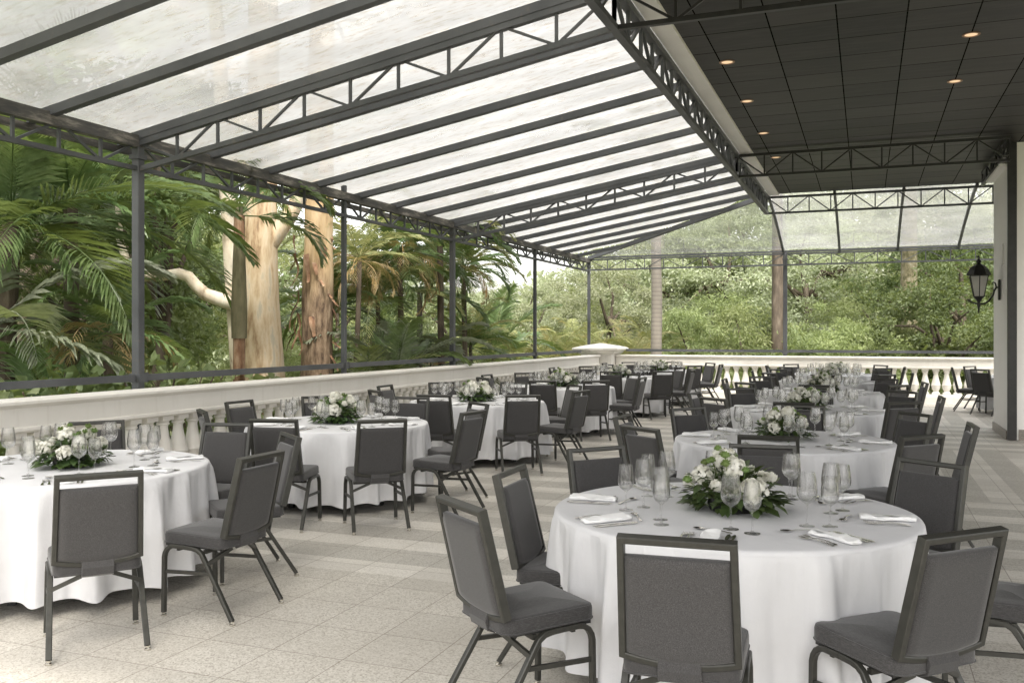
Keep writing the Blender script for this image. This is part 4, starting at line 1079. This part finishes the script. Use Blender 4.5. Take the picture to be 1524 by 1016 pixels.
PCR = {
 'big': palm_crown('palm_green', 1, 14, 2.6, 46, .70, .75, 1.25, -.25, .055, .35),
 'grey': palm_crown('palm_grey', 2, 10, 2.3, 40, .62, .95, .9, -.35, .055, .5),
 'mid': palm_crown('palm_green', 3, 12, 1.75, 36, .48, .9, 1.2, -.3, .046, .45),
 'gold': palm_crown('palm_gold', 4, 12, 1.9, 36, .42, 1.0, 1.3, .0, .03, .5),
 'dry': palm_crown('palm_dry', 5, 7, 1.5, 26, .42, 1.5, .3, -.6, .03, .9),
 'shaft': palm_crown('palm_green', 9, 9, 1.75, 36, .55, 1.15, 1.1, .1, .05, .5),
 'lite': palm_crown('leaf_light', 6, 7, 1.6, 26, .5, .6, 1.35, .6, .045, .2)}
def palm(x, y, cz, crowns, label, r0=.09, lean=(0, 0), shaft=None, bark_='brown_bark', group='garden palms', s=1.0, rz=0):
    r = thing('palm_tree', label, 'palm', (x, y, GZ), rz, group)
    H = cz-GZ; b = MB(); n = 10
    b.tube([(lean[0]*(1-i/n)**1.5, lean[1]*(1-i/n)**1.5, H*i/n) for i in range(n+1)], [r0*(1.15-.25*i/n) for i in range(n+1)], 10); b.build('trunk', bark_, r)
    if shaft:
        b = MB(); b.tube([(0, 0, H-shaft), (0, 0, H-shaft*.8), (0, 0, H-shaft*.3), (0, 0, H+.12)], [r0*1.25, r0*1.35, r0*1.0, r0*.6], 12); b.build('crownshaft', 'green_crownshaft', r)
    for i, k in enumerate(crowns):
        o = link('frond_crown', PCR[k], r, (0, 0, H-.05*i)); o.rotation_euler = (0, 0, i*1.1); o.scale = (s,)*3
    return r
pm = [ # px, depth, crown z, crowns, label, r0, s
 (15, 11.6, 3.1, ['big', 'mid'], 'dark green palm with long arching fronds at the left edge', .13, 1.1),
 (105, 12.2, 3.4, ['big', 'mid'], 'large dark palm in front of the trees, left of the thick post', .10, 1.05),
 (-20, 10.8, 1.75, ['grey'], 'grey green palm with drooping fronds at the lower left edge', .09, 1.1),
 (160, 11.9, 1.7, ['mid', 'dry'], 'low palm with bent yellowing fronds beside the thick post', .07, .85),
 (70, 11.6, .5, ['mid'], 'low spreading palm under the left fronds', .07, 1.0),
 (-80, 11.4, 2.6, ['mid'], 'palm cut by the left picture edge', .08, 1.3),
 (535, 16.5, 3.05, ['gold', 'dry'], 'thin palm with orange dead fronds right of the second post', .05, .85),
 (562, 18.2, 2.4, ['mid', 'gold'], 'slim green palm in the thicket, left part', .05, 1.1),
 (595, 18.0, 3.3, ['mid', 'dry'], 'dense palm in the middle of the thicket', .06, 1.0),
 (625, 20.5, 2.6, ['big'], 'wide dark palm at the back of the thicket', .07, .8),
 (655, 18.6, 3.5, ['mid', 'gold'], 'palm rising to the eave left of the third post', .07, 1.0),
 (690, 20.6, 3.2, ['mid', 'dry', 'gold'], 'palm leaning out right of the third post', .06, .9),
 (548, 16.4, .55, ['lite'], 'small bright green palm low by the balustrade', .05, .9),
 (490, 18.0, 2.2, ['mid'], 'palm between the peeling gum and the second post', .05, 1.0),
 (735, 26.5, 1.0, ['big', 'gold'], 'dark low palm right of the third post', .07, .95),
 (640, 18.2, 1.0, ['grey', 'dry'], 'grey fan of palm fronds low in the thicket', .06, .8),
 (590, 16.6, .9, ['grey', 'mid'], 'low dark palm at the foot of the thicket', .05, .9),
 (700, 21.5, 1.4, ['gold', 'mid'], 'yellow green palm low beside the third post', .05, .9)]
for i, (px, t0, cz, ks, lb, r0, s0) in enumerate(pm):
    x, y = at(px, t0)
    if x > -7.9-.3*s0: pass
    palm(x, y, cz, ks, lb, r0, (rnd.uniform(-.3, .1), rnd.uniform(-.3, .3)), None, 'brown_bark', 'garden palms', s0, i*1.3)
x, y = at(356, 12.6); palm(x, y, 3.3, ['shaft'], 'palm with smooth green crownshaft in front of the great gum trunk', .082, (0, 0), 1.7, 'peeling_bark', 'garden palms', .95, .7)
# areca clumps, golden
am = [(770, 27.5, .9, .95), (812, 28, .8, 1.0), (850, 28.5, .9, 1.0), (890, 29.5, 1.0, 1.05), (925, 28.5, .9, 1.0), (960, 30, 1.0, 1.0), (995, 29, .6, .9)]
aw = ['left of the fourth post', 'behind the fourth post', 'left of the corner pier', 'above the corner pier', 'right of the corner pier', 'left of the ringed palm trunk', 'right of the ringed palm trunk']
for i, ((px, t0, cz, s0), w) in enumerate(zip(am, aw)):
    x, y = at(px, t0); r = thing('areca_palm', 'golden green areca palm clump '+w, 'palm', (x, y, GZ), i, 'golden areca palms')
    b = MB(); hh = (cz-GZ)
    for k in range(6):
        a_ = k*1.05; b.tube([(.1*math.cos(a_), .1*math.sin(a_), 0), (.28*math.cos(a_), .28*math.sin(a_), hh*.8)], [.035, .02], 6)
    b.build('stem', 'green_crownshaft', r)
    for k in range(3):
        a_ = k*2.1+i; o = link('frond_crown', PCR['gold'], r, (.35*math.cos(a_), .35*math.sin(a_), hh*(.62+.16*k))); o.rotation_euler = (.25*math.sin(a_), -.25*math.cos(a_), a_); o.scale = (s0,)*3
# tall bare palm / tree trunks behind the far balustrade
def tall_trunk(px, t0, r0, h, mat, label, top=None, name='palm_tree', lean=0):
    x, y = at(px, t0); r = thing(name, label, 'palm' if 'palm' in name else 'tree', (x, y, GZ), 0)
    b = MB(); n = 26; q_ = random.Random(px)
    b.tube([(lean*i/n, .05*math.sin(i*.6), h*i/n) for i in range(n+1)], [r0*(1.25-.3*i/n)*(1+.03*q_.uniform(-1, 1)) for i in range(n+1)], 14); b.build('trunk', mat, r)
    if top: o = link('frond_crown' if top in PCR else 'crown', PCR[top] if top in PCR else PR[top][0], r, (lean, 0, h)); o.scale = (1.15,)*3
tall_trunk(977, 26.5, .145, 8.6, 'ringed_palm_bark', 'straight ringed grey palm trunk behind the far balustrade', 'big')
tall_trunk(1157, 27.5, .15, 10.5, 'brown_bark', 'tall scaly trunk just left of the far steel post', 'mid', 'broadleaf_tree')
tall_trunk(1353, 30.5, .24, 10.5, 'mossy_bark', 'moss-covered trunk in the middle of the right-hand trees', 'dark', 'broadleaf_tree')

# gum trees
def trunk_loft(b, P, rad, seg=28, lump=.08, seed=0):
    r_ = random.Random(seed); vs = []; fs = []; ph = [r_.uniform(0, 6) for _ in range(4)]
    for i, (p, r0) in enumerate(zip(P, rad)):
        for k in range(seg):
            a = 2*math.pi*k/seg
            q = r0*(1+lump*math.sin(a*2+ph[0]+i*.12)+lump*.6*math.sin(a*3+ph[1]-i*.2)+lump*.3*math.sin(a*7+i*.5))
            vs.append((p[0]+q*math.cos(a), p[1]+q*math.sin(a), p[2]))
    for i in range(len(P)-1):
        for k in range(seg): l = (k+1) % seg; fs.append((i*seg+k, i*seg+l, (i+1)*seg+l, (i+1)*seg+k))
    b.add(vs, fs)
gx, gy = at(390, 14.6)
g = thing('gum_tree', 'huge pale gum tree with patchy bark and one bare bent limb', 'tree', (gx, gy, GZ))
ux, uy = -C_, -S_                       # along the terrace view's left
b = MB(); n = 26
prof_ = [(0, .47), (1.2, .40), (2.6, .345), (4.0, .285), (5.4, .25), (13, .20)]
def ip(z):
    for (a0, r0_), (a1, r1_) in zip(prof_, prof_[1:]):
        if z <= a1: return r0_+(r1_-r0_)*(z-a0)/(a1-a0)
    return .2
trunk_loft(b, [(.03*math.sin(i*.5), .02*math.cos(i*.4), 13*i/n) for i in range(n+1)], [ip(13*i/n) for i in range(n+1)], 34, .05, 2)
b.build('trunk', 'gum_bark', g)
b = MB(); trunk_loft(b, [(ux*(.30+.035*i), uy*(.30+.035*i)+.25, 13*i/n) for i in range(n+1)], [.20-.0055*i for i in range(n+1)], 20, .05, 5); b.build('trunk', 'gum_bark_pale', g)
off = [(.30, 3.92), (.60, 3.99), (.93, 4.10), (1.06, 4.24), (1.16, 4.38), (1.32, 4.43), (1.6, 4.40), (1.9, 4.37), (2.15, 4.5), (2.3, 4.95), (2.35, 5.7)]
b = MB(); b.tube([(ux*o_, uy*o_+.03*math.sin(o_*9), z_) for o_, z_ in off], [.13, .115, .105, .095, .09, .088, .082, .075, .068, .055, .035], 14); b.build('limb', 'gum_bark_pale', g)
b = MB(); b.tube([(-ux*.12, -uy*.12, 4.9), (-ux*.40, -uy*.40, 5.3), (-ux*.75, -uy*.75, 5.9), (-ux*1.0, -uy*1.0, 7.0)], [.14, .13, .11, .08], 12); b.build('limb', 'gum_bark', g)
o = link('crown', PR['mid'][0], g, (-.8, .2, 13.0)); o.scale = (1.1, 1.1, .8)
gx, gy = at(467, 15.6)
g = thing('gum_tree', 'gum trunk with orange peeling bark left of the second post', 'tree', (gx, gy, GZ))
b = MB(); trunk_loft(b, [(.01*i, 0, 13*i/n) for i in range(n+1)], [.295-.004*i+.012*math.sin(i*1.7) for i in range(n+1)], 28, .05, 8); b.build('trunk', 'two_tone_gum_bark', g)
r_ = random.Random(4)
for k in range(22):
    a = r_.uniform(3.3, 7.0); z = r_.choice((3.6, 3.9, 4.3, 4.6, 4.9))+r_.uniform(-.3, .3); ln = r_.uniform(.2, .7); w = r_.uniform(.04, .11); b = MB(); vs = []
    for i in range(7):
        s = i/6; q = .31+.11*s*s+.05*math.sin(s*5+k); da = w/.33*(1-.6*s)*.5
        vs += [(q*math.cos(a-da+s*.15), q*math.sin(a-da+s*.15), z-ln*s), (q*math.cos(a+da+s*.15), q*math.sin(a+da+s*.15), z-ln*s+.02)]
    b.add(vs, [(2*i, 2*i+1, 2*i+3, 2*i+2) for i in range(6)]); b.build('bark_strip', 'peeling_bark', g)
o = link('crown', PR['light'][0], g, (.3, .2, 13.0)); o.scale = (1.0, 1.0, .8)
# leafy tree overhanging the eave at left
x, y = at(250, 15.5); put_tree(PR['high'], x, y, 1.0, .3, 'dark leafy tree hanging behind the eave between thick post and gum')
x, y = at(40, 16.0); put_tree(PR['dark'], x, y, 1.1, 1.3, 'dark leafy tree filling the gap behind the left palms')
x, y = at(140, 19.5); put_tree(PR['mid'], x, y, .95, 2.3, 'green leafy tree just left of the thick post, behind the palms')
x, y = at(420, 21); put_tree(PR['light'], x, y, .62, 2.9, 'small bright tree low between the gum trunks')

# pale building glimpsed through the garden
bx, by = at(1395, 43)
h = thing('garden_building', 'low pale building glimpsed through the trees at right', 'building', (bx, by, GZ), R(15))
b = MB(); b.box((0, 0, 1.7), (8.5, 4, 3.4)); b.build('wall', 'pale_building', h, False)
b = MB(); vs = [(-4.5, -2.4, 3.4), (4.5, -2.4, 3.4), (4.5, 2.4, 3.4), (-4.5, 2.4, 3.4), (-3, 0, 4.1), (3, 0, 4.1)]
b.add(vs, [(0, 1, 5, 4), (1, 2, 5), (2, 3, 4, 5), (3, 0, 4), (3, 2, 1, 0)]); b.build('roof', 'pale_building', h, False)
for k in range(4):
    w = MB(); w.box((-3+2*k, -2.02, 2.1), (.9, .06, 1.1)); w.build('window', 'dark_pane', h, False)

# ------------------------------------------------------------------ light
W = bpy.data.worlds.new('World'); sc.world = W; W.use_nodes = True; nt = W.node_tree
bg = nt.nodes['Background']; sky = nt.nodes.new('ShaderNodeTexSky'); sky.sky_type = 'NISHITA'; sky.sun_disc = False
SE, SA = 58, 155       # sun elevation, compass azimuth from +Y clockwise
sky.sun_elevation = R(SE); sky.sun_rotation = R(SA); sky.dust_density = 4.0; sky.air_density = 1.0; sky.ozone_density = 1.0
hs = nt.nodes.new('ShaderNodeHueSaturation'); hs.inputs['Saturation'].default_value = .18; hs.inputs['Value'].default_value = 4.0
nt.links.new(sky.outputs[0], hs.inputs['Color']); wm = nt.nodes.new('ShaderNodeMix'); wm.data_type = 'RGBA'; wm.blend_type = 'MULTIPLY'; wm.inputs[0].default_value = 1; wm.inputs[7].default_value = (1, .972, .925, 1)
nt.links.new(hs.outputs[0], wm.inputs[6]); nt.links.new(wm.outputs[2], bg.inputs[0]); bg.inputs[1].default_value = .15
L = bpy.data.lights.new('sun', 'SUN'); L.energy = 3.1; L.angle = R(3.5); L.color = (1, .94, .85)
so = bpy.data.objects.new('sun', L); col.objects.link(so)
dv = Vector((math.sin(R(SA))*math.cos(R(SE)), math.cos(R(SA))*math.cos(R(SE)), math.sin(R(SE))))
so.rotation_euler = (-dv).to_track_quat('-Z', 'Y').to_euler(); so.location = dv*60

# ------------------------------------------------------------------ camera
cd = bpy.data.cameras.new('camera'); cam = bpy.data.objects.new('camera', cd); col.objects.link(cam)
cam.location = (0, 0, 1.66); cam.rotation_euler = (R(90), 0, R(21.3)); cd.sensor_width = 36; cd.lens = 36*1352/1524
cd.shift_y = -(508-497)/1524; cd.clip_start = .05; cd.clip_end = 1500
sc.camera = cam
sc.view_settings.view_transform = 'Standard'; sc.view_settings.look = 'None'; sc.view_settings.exposure = 0
cy = sc.cycles; cy.use_denoising = True; cy.max_bounces = 10; cy.transparent_max_bounces = 24; cy.diffuse_bounces = 5; cy.glossy_bounces = 3; cy.transmission_bounces = 6
cy.sample_clamp_indirect = 6; cy.caustics_reflective = False; cy.caustics_refractive = False
